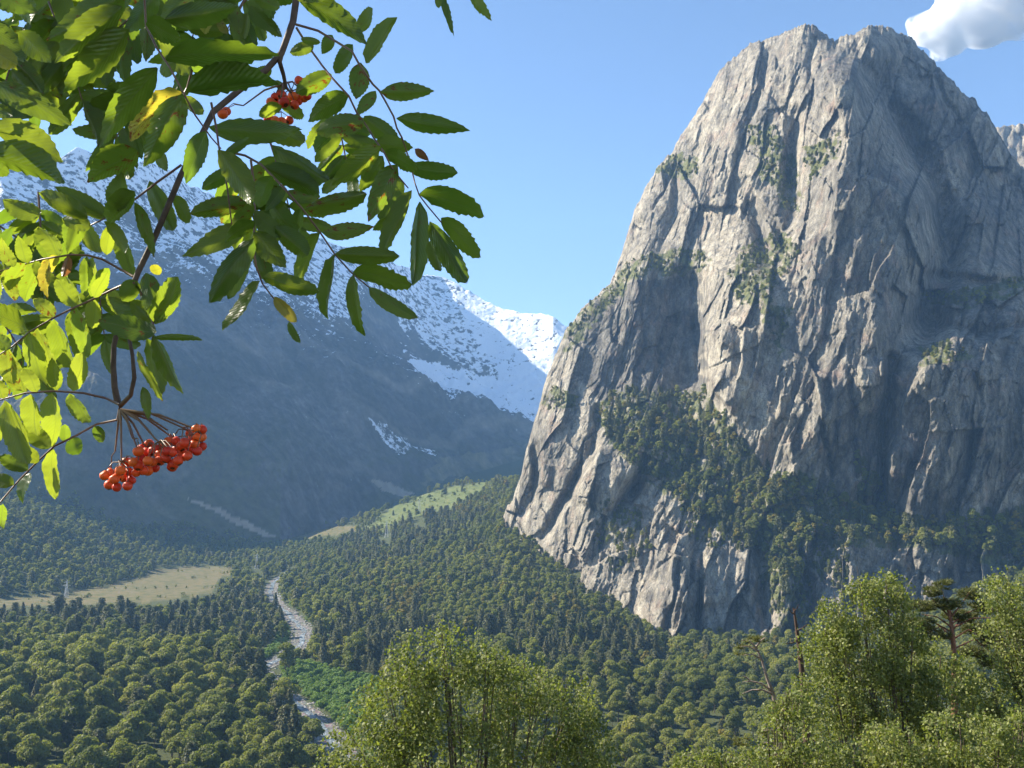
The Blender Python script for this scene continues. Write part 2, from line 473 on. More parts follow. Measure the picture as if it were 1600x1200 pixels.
CPTS = [
 # silhouette
 (780, 860, 1180), (800, 782, 1150), (822, 705, 1120), (845, 622, 1110), (865, 560, 1115), (903, 490, 1120), (940, 456, 1130), (972, 392, 1170), (1002, 308, 1190), (1050, 236, 1200), (1095, 165, 1210),
 (1140, 95, 1220), (1200, 60, 1200), (1262, 37, 1160), (1304, 64, 1150), (1370, 38, 1200), (1440, 78, 1190), (1490, 128, 1170), (1545, 180, 1150), (1600, 266, 1180), (1720, 420, 1200), (2100, 800, 1200),
 # upper lit face, falling away to the left
 (1180, 120, 1150), (1240, 110, 1110), (1290, 110, 1075), (1330, 110, 1060), (1150, 200, 1125), (1220, 200, 1075), (1280, 200, 1035), (1330, 200, 1010),
 (1090, 280, 1135), (1150, 300, 1090), (1215, 320, 1050), (1265, 320, 1000), (1305, 300, 975), (1040, 360, 1130), (1100, 370, 1090), (1150, 380, 1040), (1200, 390, 1020), (1240, 400, 975), (1290, 400, 950),
 # shaded face right of the arete
 (1370, 200, 1030), (1420, 250, 1050), (1395, 290, 980), (1440, 320, 985), (1370, 330, 965), (1440, 400, 945), (1480, 330, 1050), (1485, 400, 1010), (1480, 250, 1100), (1530, 330, 1050), (1400, 150, 1110), (1360, 90, 1110), (1390, 110, 1150), (1440, 190, 1120), (1500, 200, 1140), (1560, 300, 1125),
 (1600, 380, 1080), (1540, 430, 980), (1330, 450, 930), (1390, 480, 915), (1450, 500, 945), (1520, 480, 950), (1600, 480, 940), (1600, 520, 900),
 # dark hollow wall on the left
 (930, 470, 1110), (990, 445, 1100), (1080, 440, 1095), (960, 520, 1085), (1020, 520, 1085), (1085, 520, 1090), (950, 590, 1070), (1020, 600, 1065), (1085, 590, 1065), (905, 560, 1090), (880, 600, 1085),
 (1100, 420, 1045), (1000, 415, 1110), (1050, 405, 1095), 
 # bright edge of the main buttress
 (1100, 520, 1030), (1112, 520, 985), (1130, 500, 965), (1130, 440, 985), (1180, 450, 955), (1180, 540, 935), (1240, 500, 915), (1110, 590, 985), (1130, 640, 960), (1170, 690, 935), (1200, 600, 920), (1260, 580, 900),
 (1220, 735, 920), (1300, 560, 890), (1300, 680, 885), (1360, 600, 880), (1340, 760, 885), (1385, 560, 895), (1385, 680, 905), (1375, 790, 905),
 # right pillar
 (1400, 700, 880), (1425, 600, 870), (1450, 560, 868), (1480, 550, 870), (1420, 780, 850), (1480, 650, 845), (1530, 600, 855), (1500, 760, 835), (1580, 700, 850), (1600, 800, 850), (1450, 820, 850),
 # wooded ramp: gentler ground between the walls
 (950, 640, 1040), (1000, 630, 1035), (1090, 625, 1025), (1000, 690, 1000), (1060, 700, 985), (1110, 700, 975), (1130, 770, 940), (1060, 760, 950), (1180, 800, 910), (1240, 770, 905), (1250, 830, 875),
 (1350, 820, 875), (1350, 860, 850), (1450, 850, 830), (1450, 880, 820), (1540, 860, 830), (1600, 850, 835), (1180, 840, 885), 
 # lower buttresses
 (850, 700, 1080), (900, 680, 1040), (940, 690, 1020), (860, 780, 1060), (830, 830, 1090), (880, 850, 1010), (920, 780, 985), (960, 760, 965), (985, 740, 965), (1000, 770, 975), (960, 850, 940), (1000, 830, 925), (1040, 780, 930),
 (1060, 850, 890), (940, 910, 930), (1010, 900, 890), (1060, 940, 840), (1100, 880, 865), (1040, 1000, 830), (1130, 930, 845), (1150, 1000, 820), (1200, 900, 850), (1250, 960, 815), (1300, 900, 835), (1300, 1000, 810),
 (1400, 920, 815), (1450, 960, 800), (1540, 900, 815), (1600, 900, 810), (1850, 900, 800), (2100, 900, 800), (1850, 700, 900),
]
cp = np.array(CPTS, float)
def cliff_rbf():
    X = cp[:, :2] / 100.0
    n = len(X)
    d = np.sqrt(((X[:, None] - X[None]) ** 2).sum(-1) + 0.02)
    Ks = np.zeros((n + 3, n + 3))
    Ks[:n, :n] = -d + np.eye(n) * -0.02
    Ks[:n, n] = 1; Ks[:n, n + 1:] = X
    Ks[n, :n] = 1; Ks[n + 1:, :n] = X.T
    return np.linalg.solve(Ks, np.concatenate([cp[:, 2], np.zeros(3)])), X
CW, CX_ = cliff_rbf()
def seg_dist(u, v, pts):
    best = np.full(u.shape, 1e9); side = np.zeros(u.shape); tt = np.zeros(u.shape)
    n = len(pts) - 1
    for i in range(n):
        x1, y1 = pts[i][:2]; x2, y2 = pts[i + 1][:2]
        dx, dy = x2 - x1, y2 - y1
        L2 = dx * dx + dy * dy
        t = np.clip(((u - x1) * dx + (v - y1) * dy) / L2, 0, 1)
        d = np.hypot(u - x1 - t * dx, v - y1 - t * dy)
        m = d < best
        best = np.where(m, d, best)
        side = np.where(m, np.sign((u - x1) * dy - (v - y1) * dx), side)
        tt = np.where(m, (i + t) / n, tt)
    return best, side, tt
# gullies: polyline, width px, depth m (positive = cut in); steps: left edge of a rib that stands forward on its right
GULLIES = [
 ([(1335, 85), (1370, 130), (1400, 180), (1440, 250), (1468, 320), (1478, 400), (1460, 450), (1445, 520)], 24, 50),
 ([(1245, 180), (1235, 250), (1240, 320), (1225, 380)], 14, 22),
 ([(1170, 330), (1190, 370), (1200, 410)], 12, 24),
 ([(1085, 430), (1092, 520), (1094, 600)], 8, 16),
 ([(1395, 560), (1388, 640), (1380, 740), (1372, 800)], 8, 26),
 ([(1455, 90), (1470, 140), (1500, 190)], 6, 10),
 ([(940, 640), (925, 700), (895, 760), (870, 800), (850, 840)], 8, 18),
 ([(1010, 720), (990, 770), (960, 800)], 9, 22),
 ([(840, 700), (835, 760), (818, 800)], 8, 14),
 ([(1290, 600), (1285, 680), (1300, 740)], 5, 9), ([(1330, 580), (1335, 660), (1338, 740)], 5, 7),
 ([(1450, 430), (1520, 440), (1600, 440)], 9, 16), ([(1460, 500), (1530, 520), (1600, 505)], 10, 14),
 ([(1180, 840), (1190, 900), (1200, 980)], 9, 14), ([(1100, 870), (1095, 930), (1090, 990)], 5, 10), ([(1060, 880), (1050, 940), (1040, 990)], 5, 8),
 ([(1250, 860), (1262, 920), (1270, 990)], 8, 12), ([(1320, 880), (1325, 980)], 7, 10), ([(1400, 890), (1410, 960)], 7, 10), ([(1480, 890), (1490, 940)], 7, 10),
 ([(1530, 600), (1525, 680), (1510, 780)], 6, 8), ([(1120, 110), (1105, 180), (1085, 240)], 6, 8), ([(1200, 80), (1190, 140), (1165, 200), (1150, 260)], 7, 10),
 ([(1270, 60), (1268, 120), (1262, 170)], 6, 9), ([(1060, 260), (1055, 330), (1030, 390)], 8, 12),
]
RIBS = [
 ([(1110, 440), (1102, 500), (1104, 560), (1116, 610), (1145, 655)], 34, 22),
 ([(1290, 100), (1322, 190), (1308, 280), (1300, 360)], 30, 14),
 ([(1180, 300), (1215, 340), (1245, 400)], 26, 14),
 ([(1275, 575), (1280, 625), (1288, 665)], 20, 12),
 ([(1345, 570), (1350, 610)], 16, 9), ([(1382, 560), (1378, 590)], 14, 10),
 ([(1455, 555), (1415, 620), (1398, 700), (1388, 760)], 30, 16),
 ([(1165, 500), (1160, 560), (1150, 600)], 18, 10), ([(1225, 610), (1218, 660)], 16, 8), ([(1245, 720), (1240, 750)], 12, 8),
 ([(1435, 90), (1440, 120)], 10, 10), ([(1455, 95), (1452, 120)], 8, 10),
 ([(1060, 850), (1050, 900), (1045, 950)], 22, 10), ([(1100, 880), (1098, 950)], 14, 9), ([(1215, 880), (1225, 930)], 22, 9),
 ([(850, 720), (840, 760)], 18, 10), ([(945, 690), (920, 740), (900, 790)], 26, 12), ([(1015, 745), (990, 790)], 24, 14),
 ([(1130, 120), (1110, 170), (1080, 230)], 22, 9), ([(1190, 130), (1180, 190)], 20, 9), ([(1240, 90), (1230, 150)], 20, 9), ([(1020, 300), (1000, 350)], 20, 8),
]
def cliff_Y(u, v, detail=True):
    u = np.asarray(u, float); v = np.asarray(v, float)
    sh = u.shape
    uu = u.ravel() / 100.0; vv = v.ravel() / 100.0
    y = CW[-3] + CW[-2] * uu + CW[-1] * vv
    for i in range(len(CX_)):
        y = y - CW[i] * np.sqrt((uu - CX_[i, 0]) ** 2 + (vv - CX_[i, 1]) ** 2 + 0.02)
    y = y.reshape(sh)
    y = y + 0.36 * np.clip(1335 - u, 0, 400) * np.clip((680 - v) / 380, 0, 1)
    wu = u + fbm(u / 40, v / 60, 4, 201) * 9
    wv = v + fbm(u / 40, v / 60, 4, 211) * 9
    for pts, w, dep in GULLIES:
        d, s, t = seg_dist(wu, wv, pts)
        y = y + 1.5 * dep * np.exp(-(d / w) ** 2) * (0.7 + 0.3 * np.sin(np.pi * t))
    for pts, w, dep in RIBS:
        d, s, t = seg_dist(wu, wv, pts)
        # polylines run downwards: side>0 is the left of the picture
        right = (s > 0) if pts[0][1] < pts[-1][1] else (s < 0)
        env = np.exp(-(d / w) ** 1.5)
        y = y - 1.5 * dep * env * np.where(right, 1.0, np.exp(-(d / 3.0) ** 2)) * np.clip(np.sin(np.pi * np.clip(t, 0.03, 0.97)) * 2.5, 0, 1)
    if detail:
        x, yy, z = P(u, v, y)
        warp = fbm(x / 60, z / 90, 4, 301) * 8
        x = (u - 1200) * 0.64; z = (HZ - v) * 0.64
        warp = fbm(x / 60, z / 90, 4, 301) * 8
        xs = x + warp; zs_ = z + fbm(x / 60, z / 90, 3, 311) * 10
        top = np.clip((760 - v) / 250, 0, 1)
        ang = -0.30
        rgh = np.clip(0.75 + 1.1 * fbm(x / 55, z / 80, 3, 331), 0.25, 1.3)
        y = y - 24.0 * facets(xs, zs_, 46, 120, ang, 401, 1.1, 0.02)
        y = y - 12.5 * rgh * facets(xs, zs_, 19, 52, ang * 0.7, 421, 1.3, 0.05)
        y = y - 4.6 * rgh * facets(xs * 1.0, zs_, 7.0, 24, ang, 441, 1.4, 0.1)
        y = y - 1.8 * rgh * facets(xs, zs_, 3.0, 11, ang * 1.4, 461, 1.4, 0.1)
        y = y - 4.0 * fbm(x / 26, z / 70, 5, 471, 0.6, ridged=True)
    return y
top_u = [p_[0] for p_ in TOP]; top_v = [p_[1] for p_ in TOP]
def cliff_top(u):
    t = np.interp(u, top_u, top_v)
    j = perlin(u / 11, u * 0, 501) * 4.5 + perlin(u / 4.3, u * 0 + 3, 503) * 3.0 + perlin(u / 1.9, u * 0 + 7, 505) * 1.6
    return t + j
def cliff_base(u):
    return np.interp(u, [p_[0] for p_ in BASE], [p_[1] for p_ in BASE])
cu = np.concatenate([np.arange(778, 1640, 1.35), np.linspace(1640, 2100, 90)])
NR = 470
fr = np.linspace(0, 1, NR)
cv = cliff_base(cu)[None, :] + (cliff_top(cu) - cliff_base(cu))[None, :] * fr[:, None]
cuu = np.repeat(cu[None, :], NR, 0)
cY = cliff_Y(cuu, cv)
# crest rolls back near the top edge
edge = np.clip(1 - (cv - cv[-1:, :]) / 16.0, 0, 1)
cY = cY + 18 * edge ** 2
CXw, CYw, CZw = P(cuu, cv, cY)
bx, by, bz = [], [], []
for dY, dZ in ((14, 1.5), (34, 6), (70, 22), (120, 60), (200, 150), (320, 300), (480, 520)):
    k = 1 + dY / cY[-1]
    jit = fbm(cu / 20, cu * 0 + dY, 3, 540) * min(dZ, 25) * 0.5
    bx.append(CXw[-1] * k); by.append(cY[-1] * k); bz.append(np.maximum(CZw[-1] - dZ + jit, -20))
CXw = np.vstack([CXw, bx]); CYw = np.vstack([CYw, by]); CZw = np.vstack([CZw, bz])
CN = grid_normals(CXw, CYw, CZw)
if CN[NR // 2, 300, 1] > 0: CN = -CN
VEGPOLY = [
 [(955, 445), (975, 415), (1010, 400), (1060, 385), (1105, 395), (1100, 425), (1060, 432), (1010, 430), (985, 445), (955, 480), (930, 500), (900, 540), (878, 552), (880, 520), (915, 478)],
 [(1020, 262), (1060, 235), (1090, 250), (1085, 280), (1050, 280)],
 [(1165, 200), (1200, 190), (1245, 250), (1250, 330), (1225, 330), (1190, 270)], [(1255, 230), (1320, 205), (1300, 250), (1265, 290)],
 [(1140, 420), (1165, 380), (1220, 360), (1250, 400), (1215, 440), (1180, 480), (1150, 470)], [(1170, 440), (1230, 480), (1220, 560), (1190, 500)],
 [(860, 600), (905, 620), (900, 640), (855, 640), (850, 620)], [(930, 640), (960, 610), (1100, 610), (1140, 660), (1200, 740), (1260, 780), (1200, 850), (1140, 840), (1040, 770), (1000, 740), (960, 700), (945, 680)],
 [(1180, 760), (1260, 730), (1330, 790), (1420, 800), (1500, 840), (1600, 830), (1600, 900), (1500, 870), (1400, 860), (1300, 850), (1220, 860)],
 [(1440, 455), (1520, 450), (1600, 430), (1600, 460), (1520, 480), (1450, 475)], [(1430, 545), (1480, 530), (1520, 560), (1440, 575)],
 [(1210, 860), (1250, 850), (1270, 960), (1220, 990), (1190, 900)],
]
veg = np.zeros(cuu.shape)
for i, pl in enumerate(VEGPOLY):
    veg = np.maximum(veg, soft_poly(cuu, cv, pl, 7, 600 + i))
veg = veg * np.clip(0.75 + 1.5 * fbm(cuu / 14, cv / 14, 4, 640), 0, 1)
veg2 = np.clip((CN[:NR, :, 2] - 0.42) * 3, 0, 1) * np.clip(0.3 + 1.8 * fbm(cuu / 60, cv / 60, 4, 650), 0, 1)
veg = np.clip(np.maximum(veg, veg2 * 0.8), 0, 1)
veg = np.vstack([veg, np.repeat(veg[-1:], 7, 0)])
pale = np.clip((1330 - cuu) / 120, 0, 1) * 0.5 + 0.35 + 0.5 * fbm(cuu / 120, cv / 120, 3, 660)  # paler left of the arete, greyer right: sun and shade put into the colour
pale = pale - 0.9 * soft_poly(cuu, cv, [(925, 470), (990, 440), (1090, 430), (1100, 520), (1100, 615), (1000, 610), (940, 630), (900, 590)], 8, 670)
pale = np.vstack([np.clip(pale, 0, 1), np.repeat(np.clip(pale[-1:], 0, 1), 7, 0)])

m_rock, nt, out = new_mat('cliff_rock')
b = NT(nt)
tc = b.n('ShaderNodeTexCoord').outputs['Object']
tilt = b.mapping(tc, (1, 0.55, 0.42), (0, R(-14), 0))
n_big = b.noise(tilt, 0.018, 6, 0.6, 0.4)
n_mid = b.noise(tilt, 0.12, 10, 0.68, 0.0)
n_fin = b.noise(tc, 0.6, 10, 0.7)
streak = b.noise(b.mapping(tc, (1, 0.6, 0.10)), 0.16, 7, 0.65)
crk = b.voro(b.mapping(tc, (1, 0.6, 0.4), (0, R(-18), 0)), 0.22)
crk2 = b.voro(b.mapping(tc, (1, 0.6, 0.45), (0, R(10), 0)), 0.6)
grey = b.ramp(n_mid, [(0.32, (0.065, 0.060, 0.052)), (0.5, (0.175, 0.160, 0.135)), (0.68, (0.31, 0.285, 0.24))])  # grey darkened to deepen the shade of the right face
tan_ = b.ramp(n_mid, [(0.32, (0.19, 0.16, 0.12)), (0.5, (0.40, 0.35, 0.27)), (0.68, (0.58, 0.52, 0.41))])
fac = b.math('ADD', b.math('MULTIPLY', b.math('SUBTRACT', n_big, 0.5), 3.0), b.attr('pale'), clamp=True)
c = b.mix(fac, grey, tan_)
rust = b.ramp(b.noise(tc, 0.035, 5, 0.6), [(0.56, (0, 0, 0)), (0.70, (1, 1, 1))])
c = b.mix(b.math('MULTIPLY', rust, 0.45), c, (0.40, 0.26, 0.19))
dark = b.ramp(streak, [(0.50, (0, 0, 0)), (0.68, (1, 1, 1))])
c = b.mix(b.math('MULTIPLY', dark, 0.75), c, (0.085, 0.085, 0.09))
ck = b.ramp(crk, [(0.0, (1, 1, 1)), (0.05, (0, 0, 0))])
c = b.mix(b.math('MULTIPLY', ck, 0.55), c, (0.07, 0.068, 0.065))
fine = b.ramp(n_fin, [(0.35, (0.6, 0.6, 0.6)), (0.62, (1.12, 1.12, 1.12))])
c = b.mix(0.8, c, fine, 'MULTIPLY')
vg = b.math('SUBTRACT', b.attr('veg'), b.math('MULTIPLY', b.math('SUBTRACT', 0.55, n_fin), 3.0))
vg = b.ramp(vg, [(0.35, (0, 0, 0)), (0.6, (1, 1, 1))])
vcol = b.ramp(b.noise(tc, 0.12, 5, 0.6), [(0.35, (0.05, 0.065, 0.022)), (0.55, (0.13, 0.14, 0.045)), (0.7, (0.22, 0.19, 0.075))])
c = b.mix(b.math('MULTIPLY', vg, 0.9), c, vcol)
nb = b.bump(n_mid, 0.9, 5.0)
nb = b.bump(crk, 0.5, 2.5, nb)
nb = b.bump(crk2, 0.4, 1.0, nb)
nb = b.bump(n_fin, 0.8, 1.0, nb)
bs = b.bsdf(c, 0.92, 0.15, nb)
b.l(bs.outputs[0], out.inputs[0])
V = np.stack([CXw, CYw, CZw], -1).reshape(-1, 3)
F = grid_faces(CXw.shape[0], CXw.shape[1])
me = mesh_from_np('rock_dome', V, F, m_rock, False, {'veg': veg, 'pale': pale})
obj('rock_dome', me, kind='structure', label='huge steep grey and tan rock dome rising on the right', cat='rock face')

# the far wall that shows at the right edge
fu = np.linspace(1500, 1800, 150); fv = np.linspace(0, 1, 150)
ft = np.interp(fu, [1500, 1555, 1600, 1700, 1800], [205, 199, 193, 180, 200]) + perlin(fu / 6, fu * 0, 700) * 2.5
FV = 620 + (ft - 620)[None, :] * fv[:, None]
FU = np.repeat(fu[None], 150, 0)
FY = 1750 - (FU - 1560) * 0.55 + 120 * fv[:, None] ** 2
xx, _, zz = P(FU, FV, FY)
FY = FY - 16 * facets(xx, zz, 34, 120, -0.1, 710, 0.9, 0.1) - 8 * facets(xx, zz, 12, 40, -0.1, 720, 0.9, 0.2)
FXw, FYw, FZw = P(FU, FV, FY)
for dY, dZ in ((60, 10), (250, 120), (500, 420)):
    k = 1 + dY / FYw[149]
    FXw = np.vstack([FXw, [FXw[149] * k]]); FYw = np.vstack([FYw, [FYw[149] * k]]); FZw = np.vstack([FZw, [FZw[149] - dZ]])
V = np.stack([FXw, FYw, FZw], -1).reshape(-1, 3)
me = mesh_from_np('distant_cliff', V, grid_faces(*FXw.shape), m_rock, False, {'veg': np.full(FXw.size, 0.15), 'pale': np.full(FXw.size, 0.9)})
obj('distant_cliff', me, kind='structure', label='pale distant rock wall showing at the right edge behind the dome', cat='rock face')
# ------------------------------------------------------------------ tree prototypes (leaf clumps as small faces)
rng = np.random.default_rng(7)
def quads(c, n, size, rs, asp=1.0):
    """small rhombic faces at points c with normals n"""
    k = len(c)
    t = rs.normal(size=(k, 3)); t -= (t * n).sum(1, keepdims=True) * n
    t /= np.linalg.norm(t, axis=1, keepdims=True) + 1e-9
    b_ = np.cross(n, t)
    s = (size * rs.uniform(0.6, 1.35, k))[:, None]
    V = np.stack([c - t * s, c - b_ * s * asp * 0.6, c + t * s, c + b_ * s * asp * 0.6], 1).reshape(-1, 3)
    return V, np.arange(4 * k).reshape(k, 4)
def lobe_crown(rs, H, W, nl, n, size, base=0.28):
    cs, rr = [], []
    for i in range(nl):
        a = rs.uniform(0, 2 * np.pi); h = rs.uniform(0, 1)
        rad = W * 0.62 * math.sqrt(rs.uniform(0, 1)) * math.sqrt(max(0.05, 1 - (h * 0.9) ** 2))
        cs.append((rad * math.cos(a), rad * math.sin(a), H * (base + 0.12 + (0.95 - base - 0.22) * h)))
        rr.append(W * rs.uniform(0.30, 0.50) * (1.1 - 0.35 * h))
    cs.append((0, 0, H * 0.84)); rr.append(W * 0.36)
    cs = np.array(cs); rr = np.array(rr)
    li = rs.choice(len(cs), n, p=rr ** 2 / (rr ** 2).sum())
    d = rs.normal(size=(n, 3)); d[:, 2] = np.abs(d[:, 2]) * 1.0 - 0.35 * rs.uniform(size=n)
    d /= np.linalg.norm(d, axis=1, keepdims=True)
    r = rr[li] * rs.uniform(0.72, 1.06, n)
    p = cs[li] + d * r[:, None] * np.array([1, 1, 0.82])
    # keep only faces near the outside of the union
    dist = np.sqrt((((p[:, None] - cs[None]) / np.array([1, 1, 0.82])) ** 2).sum(-1)) / rr[None]
    keep = (dist.min(1) > 0.66) | (rs.uniform(size=n) < 0.2)
    p, d = p[keep], d[keep]
    nn = d * 1.0 + rs.normal(size=d.shape) * 0.55
    nn /= np.linalg.norm(nn, axis=1, keepdims=True)
    return quads(p, nn, size, rs)
def cone_crown(rs, H, W, n, size, base=0.15, pine=False):
    h = rs.uniform(0, 1, n) ** 0.85
    tiers = 11
    hh = (np.floor(h * tiers) + rs.uniform(0, 0.55, n)) / tiers
    if pine:
        prof = np.sqrt(np.clip(1 - (hh * 1.3 - 0.35) ** 2, 0.03, 1)) * 0.95
    else:
        prof = (1 - hh) * 1.0 + 0.05
    a = rs.uniform(0, 2 * np.pi, n)
    sect = 0.75 + 0.35 * np.sin(a * 5 + np.floor(h * tiers) * 2.1) 
    r = W * prof * np.sqrt(rs.uniform(0.12, 1, n)) * sect
    z = H * (base + (1 - base) * hh) - r * 0.22 + rs.normal(size=n) * H * 0.008
    p = np.stack([r * np.cos(a), r * np.sin(a), z], 1)
    nn = np.stack([np.cos(a) * 0.55, np.sin(a) * 0.55, np.full(n, 0.75)], 1) + rs.normal(size=(n, 3)) * 0.4
    nn /= np.linalg.norm(nn, axis=1, keepdims=True)
    return quads(p, nn, size, rs)
def tube(path, radii, sides=6):
    path = np.asarray(path, float); k = len(path)
    V, F = [], []
    prev = None
    for i in range(k):
        t = path[min(i + 1, k - 1)] - path[max(i - 1, 0)]
        t /= np.linalg.norm(t) + 1e-9
        if prev is None:
            a = np.cross(t, [0, 0, 1.0]) if abs(t[2]) < 0.9 else np.cross(t, [1.0, 0, 0])
        else:
            a = prev - t * np.dot(prev, t)
        a /= np.linalg.norm(a) + 1e-9
        prev = a
        b_ = np.cross(t, a)
        for j in range(sides):
            th = 2 * np.pi * j / sides
            V.append(path[i] + radii[i] * (a * math.cos(th) + b_ * math.sin(th)))
    for i in range(k - 1):
        for j in range(sides):
            j2 = (j + 1) % sides
            F.append((i * sides + j, i * sides + j2, (i + 1) * sides + j2, (i + 1) * sides + j))
    return np.array(V), np.array(F)
def merge(parts):
    Vs, Fs, o = [], [], 0
    for V, F in parts:
        Vs.append(V); Fs.append(F + o); o += len(V)
    return np.concatenate(Vs), np.concatenate(Fs)

def leaf_mat(name, stops, transl=0.35, vary=0.5, gloss=0.25):
    m, nt, out = new_mat(name)
    b = NT(nt)
    oi = b.n('ShaderNodeObjectInfo').outputs['Random']
    g = b.geo()
    rp = g.outputs['Random Per Island']
    loc = b.n('ShaderNodeObjectInfo').outputs['Location']
    patch = b.ramp(b.noise(loc, 0.012, 4, 0.6), [(0.36, (0, 0, 0)), (0.64, (1, 1, 1))])
    f = b.math('ADD', b.math('MULTIPLY', b.mix(0.5, oi, patch), 1 - vary), b.math('MULTIPLY', rp, vary))
    col = b.ramp(f, stops)
    d = b.bsdf(col, 0.6, gloss)
    t = b.n('ShaderNodeBsdfTranslucent')
    tcol = b.mix(1.0, col, (1.25, 1.35, 0.55), 'MULTIPLY')
    b.l(tcol, t.inputs['Color'])
    mx = b.n('ShaderNodeMixShader'); mx.inputs[0].default_value = transl
    b.l(d.outputs[0], mx.inputs[1]); b.l(t.outputs[0], mx.inputs[2])
    b.l(mx.outputs[0], out.inputs[0])
    return m
M_BROAD = leaf_mat('broad_leaves', [(0.1, (0.105, 0.125, 0.036)), (0.4, (0.185, 0.200, 0.050)), (0.7, (0.27, 0.27, 0.065)), (0.95, (0.37, 0.33, 0.085))], 0.45, 0.3)
M_YELLOW = leaf_mat('turning_leaves', [(0.1, (0.14, 0.14, 0.03)), (0.5, (0.24, 0.20, 0.035)), (0.9, (0.32, 0.23, 0.04))], 0.3, 0.6)
M_PINE = leaf_mat('pine_needles', [(0.15, (0.075, 0.085, 0.034)), (0.5, (0.135, 0.140, 0.055)), (0.85, (0.19, 0.18, 0.08)), (1.0, (0.24, 0.19, 0.10))], 0.3, 0.4)
M_BUSH = leaf_mat('bush_leaves', [(0.1, (0.15, 0.23, 0.05)), (0.6, (0.20, 0.29, 0.06)), (1.0, (0.27, 0.33, 0.08))], 0.3, 0.5)
m_bark, nt, out = new_mat('bark')
b = NT(nt); tc = b.n('ShaderNodeTexCoord').outputs['Object']
n = b.noise(b.mapping(tc, (1, 1, 0.2)), 6, 8, 0.65)
bs = b.bsdf(b.ramp(n, [(0.3, (0.05, 0.038, 0.028)), (0.7, (0.20, 0.16, 0.12))]), 0.9, 0.1, b.bump(n, 0.6, 0.03))
b.l(bs.outputs[0], out.inputs[0])
M_BARK = m_bark

def trunk_geo(H, r, rs, bend=0.03, top=0.8):
    zz = np.linspace(-0.8, H * top, 6)
    off = np.cumsum(rs.normal(size=(6, 2)) * H * bend * 0.3, 0); off -= off[0]
    path = np.stack([off[:, 0], off[:, 1], zz], 1)
    parts = [tube(path, np.linspace(r, r * 0.25, 6), 6)]
    for i in range(5):
        k = rs.integers(2, 5); a = rs.uniform(0, 6.28); L = H * rs.uniform(0.15, 0.28)
        p0 = path[k]; p1 = p0 + np.array([math.cos(a) * L * 0.6, math.sin(a) * L * 0.6, L * 0.5]); p2 = p1 + np.array([math.cos(a) * L * 0.3, math.sin(a) * L * 0.3, L * 0.5])
        parts.append(tube([p0, p1, p2], [r * 0.4, r * 0.25, r * 0.08], 4))
    return merge(parts)
PROTO = {}
def proto(key, crown, trunk, mat):
    V, F = crown; TV_, TF = trunk
    cm = mesh_from_np('crown', V, F, mat)
    tm = mesh_from_np('trunk', TV_, TF, M_BARK, True)
    AV, AF = merge([(V, F), (TV_, TF)])
    am = mesh_from_np('tree', AV, AF, [mat, M_BARK])
    mi = np.zeros(len(AF), np.int32); mi[len(F):] = 1
    am.polygons.foreach_set('material_index', mi)
    PROTO.setdefault(key, []).append((cm, tm, am))
for i in range(5):
    rs = np.random.default_rng(100 + i)
    H = 14.0
    proto('broad', lobe_crown(rs, H, 5.6 + 0.5 * (i % 3), 11, 4200, 0.42), trunk_geo(H, 0.28, rs), M_BROAD)
for i in range(4):
    rs = np.random.default_rng(140 + i)
    proto('broad_far', lobe_crown(rs, 10.5, 5.2, 9, 900, 0.66, 0.12), trunk_geo(10, 0.25, rs), M_BROAD)
for i in range(2):
    rs = np.random.default_rng(150 + i)
    proto('yellow_far', lobe_crown(rs, 12, 4.2, 8, 700, 0.70, 0.15), trunk_geo(12, 0.25, rs), M_YELLOW)
for i in range(4):
    rs = np.random.default_rng(160 + i)
    proto('pine', cone_crown(rs, 15, 4.0, 2800, 0.46, 0.12, pine=(i % 2 == 0)), trunk_geo(15, 0.28, rs, 0.01, 0.9), M_PINE)
for i in range(3):
    rs = np.random.default_rng(170 + i)
    proto('pine_far', cone_crown(rs, 12.5, 4.3, 700, 0.75, 0.08, pine=(i != 2)), trunk_geo(12.5, 0.28, rs, 0.01, 0.9), M_PINE)
for i in range(3):
    rs = np.random.default_rng(180 + i)
    proto('bush', lobe_crown(rs, 3.2, 3.0, 9, 620, 0.34, 0.0), trunk_geo(2, 0.08, rs), M_BUSH)
for i in range(2):
    rs = np.random.default_rng(190 + i)
    proto('dry_bush', lobe_crown(rs, 3.0, 1.9, 6, 260, 0.32, 0.0), trunk_geo(2, 0.08, rs), M_BROAD)

